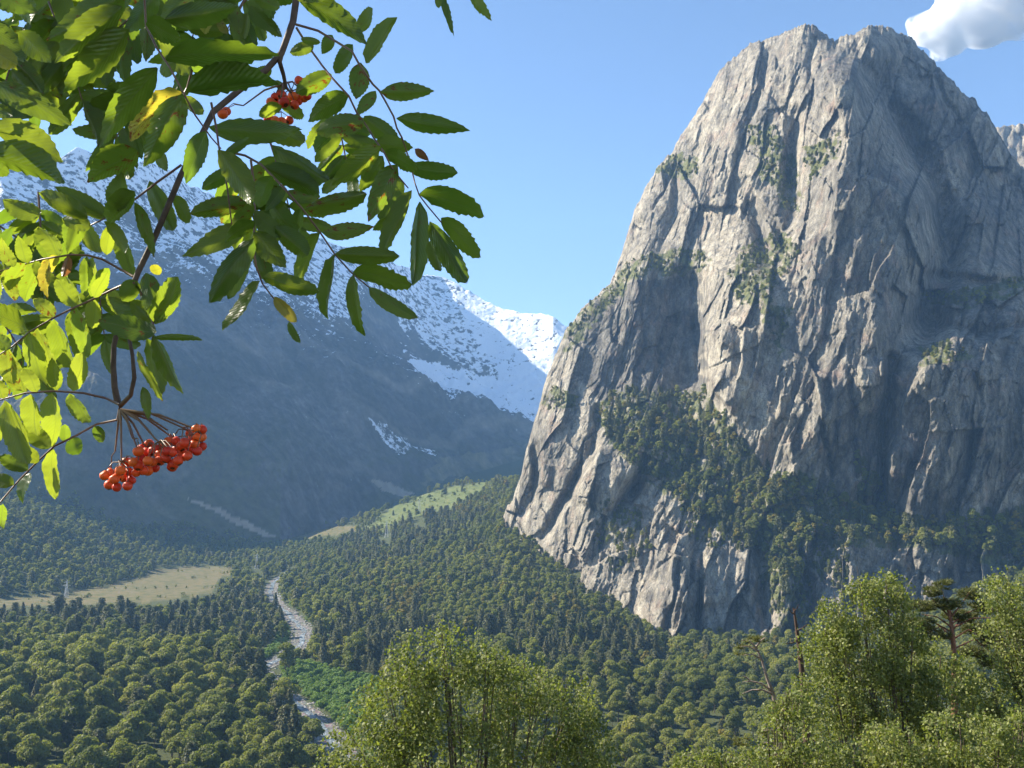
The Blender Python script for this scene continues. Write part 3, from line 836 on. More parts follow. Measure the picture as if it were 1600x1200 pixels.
def scatter_stuff(name, pts, scl, rot, idx, protos, label, cat):
    """a mass nobody could count: one object, geometry nodes instance the prototypes on its points"""
    pc = bpy.data.collections.new(name + '_kinds')
    for am in protos:
        o = bpy.data.objects.new('tree_kind', am)
        pc.objects.link(o)
    names = sorted(o.name for o in pc.objects)
    me = bpy.data.meshes.new(name)
    pts = np.asarray(pts, np.float32)
    me.vertices.add(len(pts)); me.vertices.foreach_set('co', pts.ravel())
    for an, ty, v in (('scl', 'FLOAT', scl), ('rotz', 'FLOAT', rot), ('pick', 'INT', idx)):
        at = me.attributes.new(an, ty, 'POINT')
        at.data.foreach_set('value', np.asarray(v, np.int32 if ty == 'INT' else np.float32))
    me.update()
    o = obj(name, me, kind='stuff', label=label, cat=cat)
    g = bpy.data.node_groups.new(name, 'GeometryNodeTree')
    g.interface.new_socket('Geometry', in_out='INPUT', socket_type='NodeSocketGeometry')
    g.interface.new_socket('Geometry', in_out='OUTPUT', socket_type='NodeSocketGeometry')
    N = g.nodes
    gi = N.new('NodeGroupInput'); go = N.new('NodeGroupOutput')
    ci = N.new('GeometryNodeCollectionInfo'); ci.inputs['Collection'].default_value = pc
    ci.inputs['Separate Children'].default_value = True; ci.inputs['Reset Children'].default_value = True
    ip = N.new('GeometryNodeInstanceOnPoints'); ip.inputs['Pick Instance'].default_value = True
    def na(nm, ty):
        a = N.new('GeometryNodeInputNamedAttribute'); a.data_type = ty; a.inputs['Name'].default_value = nm
        return a.outputs['Attribute']
    cx = N.new('ShaderNodeCombineXYZ')
    er = N.new('FunctionNodeEulerToRotation')
    L = g.links
    L.new(gi.outputs[0], ip.inputs['Points']); L.new(ci.outputs[0], ip.inputs['Instance'])
    L.new(na('pick', 'INT'), ip.inputs['Instance Index'])
    L.new(na('rotz', 'FLOAT'), cx.inputs[2]); L.new(cx.outputs[0], er.inputs[0]); L.new(er.outputs[0], ip.inputs['Rotation'])
    L.new(na('scl', 'FLOAT'), ip.inputs['Scale'])
    L.new(ip.outputs[0], go.inputs[0])
    md = o.modifiers.new('scatter', 'NODES'); md.node_group = g
    return o
def plant_tree(key, i, x, y, z, s, rz, name, label, cat, group):
    cm, tm, am = PROTO[key][i % len(PROTO[key])]
    e = bpy.data.objects.new(name, None); COL.objects.link(e)
    e.empty_display_size = 0.5
    e.location = (x, y, z); e.rotation_euler = (0, 0, rz); e.scale = (s, s, s)
    e['label'] = label; e['category'] = cat; e['group'] = group
    obj('crown', cm, e); obj('trunk', tm, e)
    return e

# ------------------------------------------------------------------ where the forest stands
RIVER_UV = [(560, 1215, 1.8), (530, 1172, 1.8), (498, 1132, 2), (462, 1098, 2), (420, 1066, 2), (404, 1046, 2), (438, 1030, 2), (470, 1010, 2.2), (474, 988, 2.4), (452, 962, 2.7), (432, 945, 3), (422, 926, 4), (428, 908, 6), (450, 897, 8), (470, 890, 10)]
def uvz(u, v, z):
    Y = (EYE - z) / ((v - HZ) / F_PX)
    for _ in range(3):
        x, y, zz = P(u, v, Y)
        Y *= (EYE - z) / (EYE - zz)
    return np.array(P(u, v, Y))
RIV = np.array([uvz(*q) for q in RIVER_UV])
def river_dist(x, y):
    return seg_dist(np.asarray(x, float), np.asarray(y, float), [(p_[0], p_[1]) for p_ in RIV])[0]
rg = np.random.default_rng(11)
xs, ys_ = [], []
for y0, y1, sp in ((255, 560, 11.0), (560, 900, 9.0), (900, 1300, 9.2), (1300, 1950, 9.6)):
    gy = np.arange(y0, y1, sp)
    for yy in gy:
        gx = np.arange(-0.66 * yy, 0.62 * yy, sp)
        xs.append(gx + rg.uniform(-0.42, 0.42, len(gx)) * sp); ys_.append(yy + rg.uniform(-0.42, 0.42, len(gx)) * sp)
px = np.concatenate(xs); py = np.concatenate(ys_)
pz = ground_z(px, py)
pu, pv_ = proj(px, py, pz)
LYp, LZp = lines_at(px / py)
foot_y = LYp[11]
def wob(u, v, s=30, a=8, seed=800): return u + fbm(u / s, v / (s * 0.6), 3, seed) * a * 2, v + fbm(u / s, v / (s * 0.6), 3, seed + 5) * a
wu, wv = wob(pu, pv_)
rd = river_dist(px, py)
ok = (py < foot_y + 10 + 30 * fbm(px / 60, py / 60, 3, 812)) & (rd > 10 + 5 * fbm(px / 30, py / 30, 2, 811))
ok &= ~in_poly(wu, wv, MEADOW) & ~in_poly(wu, wv, VALLEYTAN) & ~in_poly(wu, wv - 10, MEADOW) & ~in_poly(wu, wv - 20, MEADOW) & ~in_poly(wu, wv - 9, VALLEYTAN) & ~in_poly(wu, wv - 28, VALLEYTAN[:0] or [(440, 1052), (520, 1046), (590, 1060), (590, 1130), (470, 1100)])
hg = in_poly(wu, wv, HILLGRASS)
ok &= ~(hg & (rg.uniform(size=len(px)) < 0.93))
# gravel bank and the low bright thicket beside the river
THICKET = [(445, 1052), (470, 1036), (520, 1046), (585, 1060), (610, 1090), (590, 1140), (540, 1135), (490, 1105), (450, 1085)]
BANK = [(400, 1030), (430, 1000), (470, 985), (480, 1010), (450, 1040), (415, 1060)]
thk = in_poly(wu, wv, THICKET)
ok &= ~thk & ~in_poly(wu, wv, BANK)
# nothing inside the rock dome
ctop = cliff_top(pu)
cyb = cliff_Y(np.clip(pu, 790, 2000), np.clip(pv_, 0, 1010), detail=False)
ok &= ~((pu > 786) & (py > cyb - 4) & (pv_ > ctop - 2) & (pv_ < cliff_base(pu) + 30))
ok &= ~((pu > 870) & (py > 1180))
ok &= ~((pu > 1010) & (py > 875))
ok &= (fbm(px / 45, py / 45, 3, 850) > -0.55) | (rg.uniform(size=len(px)) < 0.25)
# bands of conifers among broadleaf trees
CON = [[(-200, 930), (60, 932), (200, 940), (330, 925), (420, 930), (440, 975), (440, 1015), (360, 1010), (240, 1005), (120, 985), (-200, 985)],
       [(480, 985), (560, 960), (640, 968), (700, 980), (705, 1060), (640, 1100), (590, 1070), (560, 1030), (490, 1020)],
       [(740, 960), (860, 985), (1010, 1000), (1050, 1060), (960, 1070), (860, 1050), (760, 1020)],
       [(350, 1070), (420, 1075), (470, 1120), (520, 1180), (440, 1200), (400, 1130)],
       [(520, 850), (640, 800), (760, 800), (700, 850), (600, 890), (540, 900)]]
con = np.zeros(px.shape, bool)
for pl in CON: con |= in_poly(wu, wv, pl)
rr = rg.uniform(size=len(px))
con = np.where(con, rr < 0.66, rr < 0.08 + 0.7 * np.clip(fbm(px / 70, py / 70, 3, 840), 0, 0.6) * (py > 560))
YEL = [[(600, 930), (640, 918), (670, 945), (650, 972), (610, 968)], [(820, 948), (900, 940), (960, 985), (870, 995)], [(905, 970), (980, 985), (1000, 1020), (930, 1000)], [(660, 790), (760, 780), (740, 810), (660, 815)]]
for _u, _v in ((401, 893), (104, 925), (604, 838), (655, 815)):
    ok &= ~((np.abs(pu - _u) < 9) & (pv_ > _v - 4) & (pv_ < _v + 16))
yel = np.zeros(px.shape, bool)
for pl in YEL: yel |= in_poly(wu, wv, pl)
r2 = rg.uniform(size=len(px))
yel = np.where(yel, r2 < 0.5, r2 < 0.035 * (pu > 450))
scl = (0.55 + 0.70 * rg.uniform(size=len(px)) ** 1.3) * (1 + 0.25 * fbm(px / 60, py / 60, 3, 830))
scl = scl * np.where(py < 560, 1.0, 1.08) * np.where(py > 1300, 0.9, 1.0)
scl = scl * np.where((pu < 470) & (py < 640), 1.28, 1.0)
rot = rg.uniform(0, 6.28, len(px))
kind = np.where(con, 1, np.where(yel, 2, 0))
T = {k: np.where(ok & (kind == k))[0] for k in (0, 1, 2)}
def visible_order(ix):
    s_ = scl[ix] / py[ix]
    inside = (pu[ix] > -20) & (pu[ix] < 1620) & (pv_[ix] - 12 * 1500 / py[ix] < 1195)
    hid = ((pu[ix] > 560) & (pv_[ix] > 1190)) | (pv_[ix] > 1290)
    return ix[np.argsort(-(s_ * inside * (1 - 0.9 * hid)))], inside
def size_word(s_):
    return 'small' if s_ < 0.75 else 'mid-sized' if s_ < 0.98 else 'tall' if s_ < 1.2 else 'very large'
def spot(u, v):
    h = 'at the left edge' if u < 110 else 'left of the berries' if u < 230 else 'straight below the berries' if u < 330 else 'beside the river' if u < 480 else 'just right of the river' if u < 620 \
        else 'below the grassy hill' if u < 760 else 'below the left foot of the dome' if u < 900 else 'below the dome left of its middle' if u < 1080 else 'below the dome near its middle' if u < 1250 else 'below the right part of the dome' if u < 1430 else 'at the right edge'
    w = 'lowest rows' if v > 1180 else 'low rows' if v > 1100 else 'middle rows' if v > 1020 else 'upper rows' if v > 940 else 'farthest rows'
    return h, w
def zone(u, v, y):
    if u < 470 and y < 900: return 'in the dense wood on the near left of the river', 'trees in the near left wood'
    if y < 1000: return 'on the wooded slope between the river and the rock dome', 'trees on the slope below the rock dome'
    if u < 450: return 'in the far wood beyond the dry meadow', 'trees beyond the dry meadow'
    return 'on the far slope below the grassy hill', 'trees on the far slope'
singles = set()
spec = {0: ('broad', 'broad_far', 'broadleaf_tree', 'round green tree', 'tree', 'broadleaf '),
        1: ('pine', 'pine_far', 'pine_tree', 'dark conifer', 'tree', 'conifer '),
        2: ('yellow_far', 'yellow_far', 'yellowing_tree', 'yellowing tree', 'tree', 'yellowing ')}
for k in (0, 1, 2):
    ixs, inside = visible_order(T[k])
    near = ixs[:300 if k < 2 else 120]
    for i in near:
        zl, zg = zone(pu[i], pv_[i], py[i])
        key, far, nm, lab, cat, gp = spec[k]
        plant_tree(key if py[i] < 900 else far, int(i), px[i], py[i], pz[i], float(scl[i]), float(rot[i]), nm, size_word(scl[i]) + ' ' + lab + ' ' + spot(pu[i], pv_[i])[0] + ', ' + spot(pu[i], pv_[i])[1], cat, gp + zg + ', ' + spot(pu[i], pv_[i])[0])
    singles.update(near.tolist())
rest = np.array([i for k in (0, 1, 2) for i in T[k] if i not in singles])
keys = ['broad', 'broad_far', 'pine', 'pine_far', 'yellow_far']
protos, start = [], {}
for k_ in keys:
    start[k_] = len(protos); protos += [p_[2] for p_ in PROTO[k_]]
def pick(k_, i): return start[k_] + (i % len(PROTO[k_]))
idx = [pick(('broad' if py[i] < 620 else 'broad_far') if kind[i] == 0 else ('pine' if py[i] < 620 else 'pine_far') if kind[i] == 1 else 'yellow_far', int(i)) for i in rest]
scatter_stuff('forest', np.stack([px[rest], py[rest], pz[rest] - 0.3], 1), scl[rest], rot[rest], idx, protos, 'mixed forest covering the valley floor and slopes', 'forest')
print('forest', len(rest), 'singles', len(singles))

# low thicket by the river, small bushes along banks and forest edges
bx_, by_ = [], []
gx = rg.uniform(-260, 60, 16000); gy = rg.uniform(400, 1200, 16000)
gz = ground_z(gx, gy); gu, gv = proj(gx, gy, gz); gwu, gwv = wob(gu, gv, 30, 5)
grd = river_dist(gx, gy)
sel = (in_poly(gwu, gwv, THICKET) | ((grd < 20) & (grd > 10.5) & (rg.uniform(size=len(gx)) < 0.5))) & (grd > 9.5)
scatter_stuff('riverside_thicket', np.stack([gx, gy, gz - 0.2], 1)[sel], rg.uniform(0.6, 1.2, sel.sum()) * 1.15, rg.uniform(0, 6.28, sel.sum()),
              rg.integers(0, 3, sel.sum()), [p_[2] for p_ in PROTO['bush']], 'low bright green thicket on the right bank of the river', 'thicket')
# bushes sprinkled over meadow and hill
mx_ = rg.uniform(-950, -50, 9000); my_ = rg.uniform(850, 1900, 9000)
mz_ = ground_z(mx_, my_); mu_, mv_ = proj(mx_, my_, mz_)
sel = (in_poly(mu_, mv_, HILLGRASS) & (rg.uniform(size=9000) < 0.25)) | (in_poly(mu_, mv_, MEADOW) & (fbm(mx_ / 40, my_ / 40, 3, 900) > 0.28)) | (in_poly(mu_, mv_, VALLEYTAN) & (rg.uniform(size=9000) < 0.12))
scatter_stuff('meadow_bushes', np.stack([mx_, my_, mz_ - 0.1], 1)[sel], rg.uniform(0.5, 1.1, sel.sum()), rg.uniform(0, 6.28, sel.sum()), rg.integers(0, 2, sel.sum()), [p_[2] for p_ in PROTO['dry_bush']], 'scattered bushes on the meadow and the grassy hill', 'bushes')

# ------------------------------------------------------------------ trees and scrub on the rock dome
def scatter_cliff(polys, n, seed, edge=4):
    r = np.random.default_rng(seed)
    U, Vv = [], []
    for pl in polys:
        a = np.array(pl); area = (a[:, 0].max() - a[:, 0].min()) * (a[:, 1].max() - a[:, 1].min())
        m = int(n * area / 10000)
        u = r.uniform(a[:, 0].min(), a[:, 0].max(), m); v = r.uniform(a[:, 1].min(), a[:, 1].max(), m)
        ju, jv = u + fbm(u / 25, v / 25, 3, seed) * 14, v + fbm(u / 25, v / 25, 3, seed + 3) * 14
        s_ = in_poly(ju, jv, pl)
        U.append(u[s_]); Vv.append(v[s_])
    U = np.concatenate(U); Vv = np.concatenate(Vv)
    Yc = cliff_Y(U, Vv)
    x, y, z = P(U, Vv, Yc)
    m = (Vv > cliff_top(U) + 3) & (U > 790)
    return U[m], Vv[m], x[m], y[m], z[m]
RAMP = [[(935, 640), (960, 612), (1000, 606), (1100, 612), (1125, 650), (1150, 690), (1195, 735), (1230, 760), (1250, 800), (1200, 850), (1165, 860), (1110, 820), (1040, 765), (1010, 735), (985, 720), (960, 705), (945, 680)],
        [(1180, 770), (1240, 745), (1280, 765), (1330, 790), (1400, 806), (1500, 840), (1600, 830), (1600, 875), (1500, 862), (1400, 850), (1300, 838), (1220, 850)],
        [(1440, 820), (1600, 800), (1600, 850), (1500, 850)], [(1180, 840), (1240, 850), (1260, 900), (1220, 930), (1190, 890)], [(1330, 700), (1400, 790), (1360, 800), (1340, 780)]]
LEDGE = [[(950, 450), (972, 415), (1010, 398), (1065, 388), (1100, 395), (1098, 420), (1050, 428), (1005, 428), (985, 445), (960, 470), (930, 490), (905, 520), (885, 530), (880, 515), (915, 478)],
         [(855, 600), (905, 622), (898, 640), (850, 640)], [(1020, 262), (1060, 240), (1090, 255), (1080, 280), (1045, 275)],
         [(1165, 200), (1205, 195), (1245, 260), (1248, 330), (1225, 330), (1190, 260)], [(1255, 235), (1320, 205), (1300, 250), (1265, 290)],
         [(1140, 430), (1165, 385), (1220, 365), (1250, 400), (1215, 440), (1180, 490), (1150, 470)], [(1190, 480), (1235, 490), (1220, 530)],
         [(1440, 462), (1520, 455), (1600, 435), (1600, 462), (1520, 478), (1450, 478)], [(1440, 545), (1480, 535), (1520, 556), (1450, 570)],
         [(1190, 860), (1255, 850), (1275, 960), (1220, 1000), (1195, 920)], [(1260, 840), (1330, 850), (1320, 930), (1270, 900)], [(940, 780), (990, 790), (1020, 850), (960, 900), (930, 850)],
         [(1150, 780), (1170, 860), (1090, 850), (1060, 800)]]
U, Vv, x, y, z = scatter_cliff(RAMP, 170, 31)
r3 = np.random.default_rng(33)
s3 = r3.uniform(0.55, 1.15, len(U)); ro = r3.uniform(0, 6.28, len(U)); kk = r3.uniform(size=len(U))
order = np.argsort(-s3 / y)
rest2 = []
def ramp_spot(u):
    return 'upper left end' if u < 990 else 'below the dark hollow' if u < 1060 else 'under the bright buttress edge' if u < 1140 else 'left of the middle' if u < 1220 else 'middle' if u < 1320 else 'left of the right pillar' if u < 1420 else 'below the right pillar' if u < 1520 else 'right end'
for q, i in enumerate(order):
    if q < 300:
        con_ = kk[i] < 0.40
        plant_tree('pine_far' if con_ else ('yellow_far' if kk[i] > 0.88 else 'broad_far'), int(i), x[i], y[i] - 3.2, z[i] - 1.2, float(s3[i]), float(ro[i]), 'ledge_pine' if con_ else 'ledge_tree',
                   size_word(s3[i]) + ' ' + ('dark pine' if con_ else 'yellow green tree' if kk[i] > 0.88 else 'green leafy tree') + ' on the ramp of the rock dome, ' + ramp_spot(U[i]), 'tree', size_word(s3[i]) + ' ' + ('conifers' if con_ else 'yellowing trees' if kk[i] > 0.88 else 'leafy trees') + ' on the ramp, ' + ramp_spot(U[i]))
    else:
        rest2.append(i)
U2, V2, x2, y2, z2 = scatter_cliff(LEDGE, 230, 41)
s4 = r3.uniform(0.25, 0.62, len(U2))
pr = [p_[2] for p_ in PROTO['pine_far'] + PROTO['broad_far'] + PROTO['yellow_far']]
X = np.concatenate([x[rest2], x2]); Y_ = np.concatenate([y[rest2] - 3.0, y2 - 0.6]); Z = np.concatenate([z[rest2] - 1.5, z2 - 0.8]); Sc = np.concatenate([s3[rest2] * 0.9, s4])
ri = r3.uniform(size=len(X))
scatter_stuff('cliff_scrub', np.stack([X, Y_, Z], 1), Sc, r3.uniform(0, 6.28, len(X)), np.where(ri < 0.4, r3.integers(0, 3, len(X)), np.where(ri < 0.9, r3.integers(3, 7, len(X)), r3.integers(7, 9, len(X)))), pr,
              'small trees and scrub clinging to the ledges of the rock dome', 'scrub')
print('ramp', len(U), 'ledge', len(U2))

# ------------------------------------------------------------------ river
def strip(name, halfw, dz, mat, seed, nseg=260, nx=9, kind='structure', label='', cat=''):
    t = np.linspace(0, 1, nseg)
    L_ = np.concatenate([[0], np.cumsum(np.linalg.norm(np.diff(RIV[:, :2], axis=0), axis=1))]); L_ /= L_[-1]
    cx = np.interp(t, L_, RIV[:, 0]); cyy = np.interp(t, L_, RIV[:, 1])
    for _ in range(3):
        cx[1:-1] = (cx[:-2] + 2 * cx[1:-1] + cx[2:]) / 4; cyy[1:-1] = (cyy[:-2] + 2 * cyy[1:-1] + cyy[2:]) / 4
    tx = np.gradient(cx); ty = np.gradient(cyy); ln = np.hypot(tx, ty)
    nx_, ny_ = -ty / ln, tx / ln
    w = halfw * (1 + 0.45 * fbm(t * 30, t * 0, 3, seed))
    if halfw < 6:
        sh = 3.2 * fbm(t * 22, t * 0 + 5, 3, seed + 4)
    else:
        sh = 0 * t
    s_ = np.linspace(-1, 1, nx)
    X = cx[:, None] + nx_[:, None] * (sh[:, None] + w[:, None] * s_); Yy = cyy[:, None] + ny_[:, None] * (sh[:, None] + w[:, None] * s_)
    Z = ground_z(X.ravel(), Yy.ravel()).reshape(X.shape) + dz
    me = mesh_from_np(name, np.stack([X, Yy, Z], -1).reshape(-1, 3), grid_faces(nseg, nx), mat, True)
    return obj(name, me, kind=kind, label=label, cat=cat)
m_bed, nt, out = new_mat('river_gravel')
b = NT(nt); tc = b.n('ShaderNodeTexCoord').outputs['Object']
n = b.noise(tc, 0.35, 10, 0.7); v_ = b.voro(tc, 0.7, 'F1', 'Color')
c = b.ramp(n, [(0.3, (0.07, 0.065, 0.055)), (0.5, (0.15, 0.14, 0.12)), (0.7, (0.30, 0.28, 0.25))])
bs = b.bsdf(b.mix(0.25, c, v_, 'SOFT_LIGHT'), 0.9, 0.2, b.bump(n, 1.0, 0.8)); b.l(bs.outputs[0], out.inputs[0])
m_water, nt, out = new_mat('white_water')
b = NT(nt); tc = b.n('ShaderNodeTexCoord').outputs['Object']
n = b.noise(tc, 0.42, 8, 0.75, 0.6)
c = b.ramp(n, [(0.42, (0.05, 0.065, 0.07)), (0.56, (0.20, 0.24, 0.26)), (0.66, (0.75, 0.79, 0.82))])
bs = b.bsdf(c, b.ramp(n, [(0.4, (0.12,) * 3), (0.6, (0.8,) * 3)]), 0.5, b.bump(n, 0.8, 0.5)); b.l(bs.outputs[0], out.inputs[0])
strip('riverbed', 7.0, 0.12, m_bed, 61, label='pale gravel bed of the river', cat='riverbed')
strip('river', 1.9, 0.38, m_water, 62, nx=5, label='narrow foaming river running down the valley', cat='river')
# boulders
bp = []
rb = np.random.default_rng(66)
def rock_mesh(seed):
    import bmesh
    bm = bmesh.new(); bmesh.ops.create_icosphere(bm, subdivisions=1, radius=1.0)
    for vtx in bm.verts:
        vtx.co *= 1 + 0.35 * mnoise.noise(vtx.co * 1.3 + Vector((seed, 0, 0)))
        vtx.co.z *= 0.7
    me = bpy.data.meshes.new('boulder'); bm.to_mesh(me); bm.free(); me.materials.append(M_STONE); return me
m_st, nt, out = new_mat('pale_stone'); M_STONE = m_st
b = NT(nt); oi = b.n('ShaderNodeObjectInfo').outputs['Random']; tc = b.n('ShaderNodeTexCoord').outputs['Object']
n = b.noise(tc, 2.0, 5, 0.6)
c = b.mix(n, b.ramp(oi, [(0, (0.10, 0.095, 0.085)), (0.6, (0.25, 0.24, 0.215)), (1, (0.55, 0.53, 0.50))]), (0.3, 0.28, 0.25))
bs = b.bsdf(c, 0.9, 0.2); b.l(bs.outputs[0], out.inputs[0])
rx = rb.uniform(-270, 20, 40000); ry_ = rb.uniform(400, 1200, 40000)
d = river_dist(rx, ry_); sel = d < 8.5 + 2 * rb.uniform(size=40000)
rx, ry_ = rx[sel], ry_[sel]; rz_ = ground_z(rx, ry_)
scatter_stuff('river_boulders', np.stack([rx, ry_, rz_], 1), rb.uniform(0.25, 1.0, len(rx)) ** 2 * 1.5, rb.uniform(0, 6.28, len(rx)), rb.integers(0, 3, len(rx)), [rock_mesh(1), rock_mesh(5), rock_mesh(9)], 'pale boulders strewn along the riverbed', 'boulders')
# ------------------------------------------------------------------ rowan branch in the foreground
def leaflet_mesh(name, pointed, curl, seed, n=20, fold=0.10, mat=None):
    """unit leaflet: x 0..1 along the midrib, half width 0.5, serrated edge, folded along the midrib and curling"""
    r = np.random.default_rng(seed)
    xs = np.linspace(0, 1, n)
    if pointed:
        w = np.sin(np.pi * xs ** 0.80) ** 0.75 * (1 - 0.18 * xs)
    else:
        w = np.clip(np.sin(np.pi * xs ** 0.92), 0, 1) ** 0.48
    w[0] = 0.04; w[-1] = 0.02
    V, F = [], []
    cols = 7                                # edge, two inner, midrib, two inner, edge
    for i, x in enumerate(xs):
        z0 = curl * (x - 0.35) ** 2 * -0.9 + 0.02 * math.sin(x * 7 + seed)
        y0 = 0.05 * math.sin(x * 3 + seed)
        tooth = (0.055 if i % 2 else -0.03) * (1 if 0 < i < n - 1 else 0)
        for j in range(cols):
            s = (j - 3) / 3.0
            hw = 0.5 * w[i] * (1 + (tooth if abs(s) == 1 else 0))
            xx = x + (0.022 if (abs(s) == 1 and i % 2) else 0)
            V.append((xx, y0 + s * hw, z0 + fold * abs(s) * w[i] - 0.05 * s * s * w[i] + 0.012 * r.normal() * (abs(s) > 0.5)))
    V = np.array(V)
    F = grid_faces(n, cols)
    me = mesh_from_np(name, V, F, mat, True)
    return me
def rowan_mat(name, under, trans, spots=0.3, glossy=0.45, rough=0.34):
    m, nt, out = new_mat(name)
    b = NT(nt)
    tc = b.n('ShaderNodeTexCoord').outputs['Object']
    oi = b.n('ShaderNodeObjectInfo').outputs['Random']
    sep = b.n('ShaderNodeSeparateXYZ'); b.l(tc, sep.inputs[0])
    ay = b.math('ABSOLUTE', sep.outputs[1])
    ph = b.math('SUBTRACT', b.math('MULTIPLY', sep.outputs[0], 13.0), b.math('MULTIPLY', ay, 9.0))
    vein = b.math('PINGPONG', ph, 0.5)
    veinm = b.ramp(vein, [(0.0, (1, 1, 1)), (0.12, (0, 0, 0))])
    mid = b.ramp(ay, [(0.0, (1, 1, 1)), (0.03, (0, 0, 0))])
    nz = b.noise(tc, 4.0, 6, 0.6)
    col = b.mix(oi, under[0], under[1])
    col = b.mix(b.math('MULTIPLY', nz, 0.5), col, under[1])
    col = b.mix(b.math('MULTIPLY', mid, 0.55), col, (0.22, 0.25, 0.09))
    col = b.mix(b.math('MULTIPLY', veinm, 0.22), col, (0.16, 0.20, 0.07))
    oi2 = b.math('FRACT', b.math('MULTIPLY', oi, 7.31))
    sn = b.noise(b.mapping(tc, (1, 1, 1)), 5.5, 4, 0.7)
    spot = b.ramp(b.math('ADD', sn, b.math('MULTIPLY', b.math('SUBTRACT', oi2, 0.75), spots)), [(0.64, (0, 0, 0)), (0.69, (1, 1, 1))])
    col = b.mix(spot, col, (0.16, 0.06, 0.02))
    tcol = b.mix(oi, trans[0], trans[1])
    tcol = b.mix(b.math('MULTIPLY', veinm, 0.3), tcol, (0.16, 0.26, 0.02))
    tcol = b.mix(b.math('MULTIPLY', mid, 0.6), tcol, (0.18, 0.24, 0.03))
    tcol = b.mix(spot, tcol, (0.30, 0.07, 0.01))
    bump = b.bump(b.math('ADD', vein, b.math('MULTIPLY', nz, 0.4)), 0.2, 0.02)
    d = b.bsdf(col, rough, glossy, bump)
    t = b.n('ShaderNodeBsdfTranslucent'); b.l(tcol, t.inputs['Color'])
    mx = b.n('ShaderNodeMixShader'); mx.inputs[0].default_value = 0.46
    b.l(d.outputs[0], mx.inputs[1]); b.l(t.outputs[0], mx.inputs[2])
    b.l(mx.outputs[0], out.inputs[0])
    return m
M_LEAF = rowan_mat('rowan_leaf', ((0.035, 0.062, 0.014), (0.060, 0.090, 0.022)), ((0.22, 0.36, 0.02), (0.42, 0.52, 0.035)))
M_LEAFY = rowan_mat('rowan_leaf_turning', ((0.16, 0.17, 0.03), (0.20, 0.15, 0.03)), ((0.62, 0.62, 0.04), (0.72, 0.56, 0.05)), 0.35)
M_LEAFB = rowan_mat('rowan_leaf_withered', ((0.14, 0.06, 0.03), (0.20, 0.09, 0.04)), ((0.35, 0.12, 0.03), (0.40, 0.16, 0.04)), 0.2)
M_LEAFL = rowan_mat('rowan_leaf_pale', ((0.08, 0.12, 0.02), (0.11, 0.14, 0.03)), ((0.38, 0.54, 0.03), (0.52, 0.60, 0.035)), 0.3)
LEAFM = {}
for key, mt in (('g', M_LEAF), ('l', M_LEAFL), ('y', M_LEAFY), ('b', M_LEAFB)):
    for pt in (0, 1):
        LEAFM[key, pt] = [leaflet_mesh('leaflet', bool(pt), c_, 7 * q + pt, fold=f_, mat=mt) for q, (c_, f_) in enumerate(((0.25, 0.08), (-0.2, 0.14), (0.5, 0.10), (0.1, 0.20)))]
m_twig, nt, out = new_mat('rowan_twig')
b = NT(nt); tc = b.n('ShaderNodeTexCoord').outputs['Object']
n = b.noise(tc, 90, 6, 0.6)
bs = b.bsdf(b.ramp(n, [(0.3, (0.050, 0.030, 0.022)), (0.7, (0.14, 0.095, 0.065))]), 0.6, 0.3, b.bump(n, 0.4, 0.002)); b.l(bs.outputs[0], out.inputs[0])
m_stalk, nt, out = new_mat('rowan_leaf_stalk')
b = NT(nt); tc = b.n('ShaderNodeTexCoord').outputs['Object']
n = b.noise(tc, 30, 3, 0.6)
bs = b.bsdf(b.ramp(n, [(0.3, (0.13, 0.055, 0.05)), (0.7, (0.22, 0.14, 0.07))]), 0.4, 0.4); b.l(bs.outputs[0], out.inputs[0])
m_berry, nt, out = new_mat('rowan_berry')
b = NT(nt); tc = b.n('ShaderNodeTexCoord').outputs['Object']; oi = b.n('ShaderNodeObjectInfo').outputs['Random']
c = b.ramp(oi, [(0.0, (0.58, 0.028, 0.010)), (0.5, (0.80, 0.075, 0.014)), (1.0, (0.90, 0.17, 0.02))])
n = b.noise(tc, 3, 4, 0.6)
c = b.mix(b.math('MULTIPLY', n, 0.3), c, (0.35, 0.03, 0.015))
sp = b.n('ShaderNodeSeparateXYZ'); b.l(tc, sp.inputs[0])
cal = b.ramp(sp.outputs[2], [(0.0, (0, 0, 0)), (0.86, (0, 0, 0)), (0.93, (1, 1, 1))])
c = b.mix(cal, c, (0.04, 0.015, 0.01))
bs = b.bsdf(c, b.math('ADD', b.math('MULTIPLY', n, 0.35), 0.28), 0.4); bs.inputs['Subsurface Weight'].default_value = 0.15; bs.inputs['Subsurface Radius'].default_value = (0.004, 0.001, 0.0005)
b.l(bs.outputs[0], out.inputs[0])

ry = np.random.default_rng(77)
def PP(u, v, Y): return np.array([float(q) for q in P(float(u), float(v), float(Y))])
rowan = bpy.data.objects.new('rowan_tree', None); COL.objects.link(rowan)
rowan['label'] = 'rowan tree with toothed leaflets and orange red berries hanging into the upper left'
rowan['category'] = 'rowan tree'
ORG = np.array([-2.3, 1.9, 117.6]); rowan.location = ORG
BY = 0.78
BR = [(466, -24, .80), (458, 33, .80), (450, 55, .80), (440, 83, .80), (415, 110, .80), (375, 140, .79), (333, 175, .79), (318, 205, .78), (300, 240, .78), (283, 273, .78), (257, 335, .78), (240, 375, .78), (228, 400, .78), (216, 425, .78), (208, 445, .78), (196, 480, .78), (184, 515, .78), (178, 540, .78), (177, 573, .78), (179, 605, .78), (184, 630, .78)]
tubes = []
def pxr(w, Y=BY): return w * 0.5 / F_PX * Y
path = [PP(*q) - ORG for q in BR]
tubes.append(tube(path, np.interp(np.linspace(0, 1, len(path)), [0, 0.3, 0.7, 0.85, 1], [pxr(12), pxr(10.5), pxr(9.5), pxr(8.5), pxr(11)]), 8))
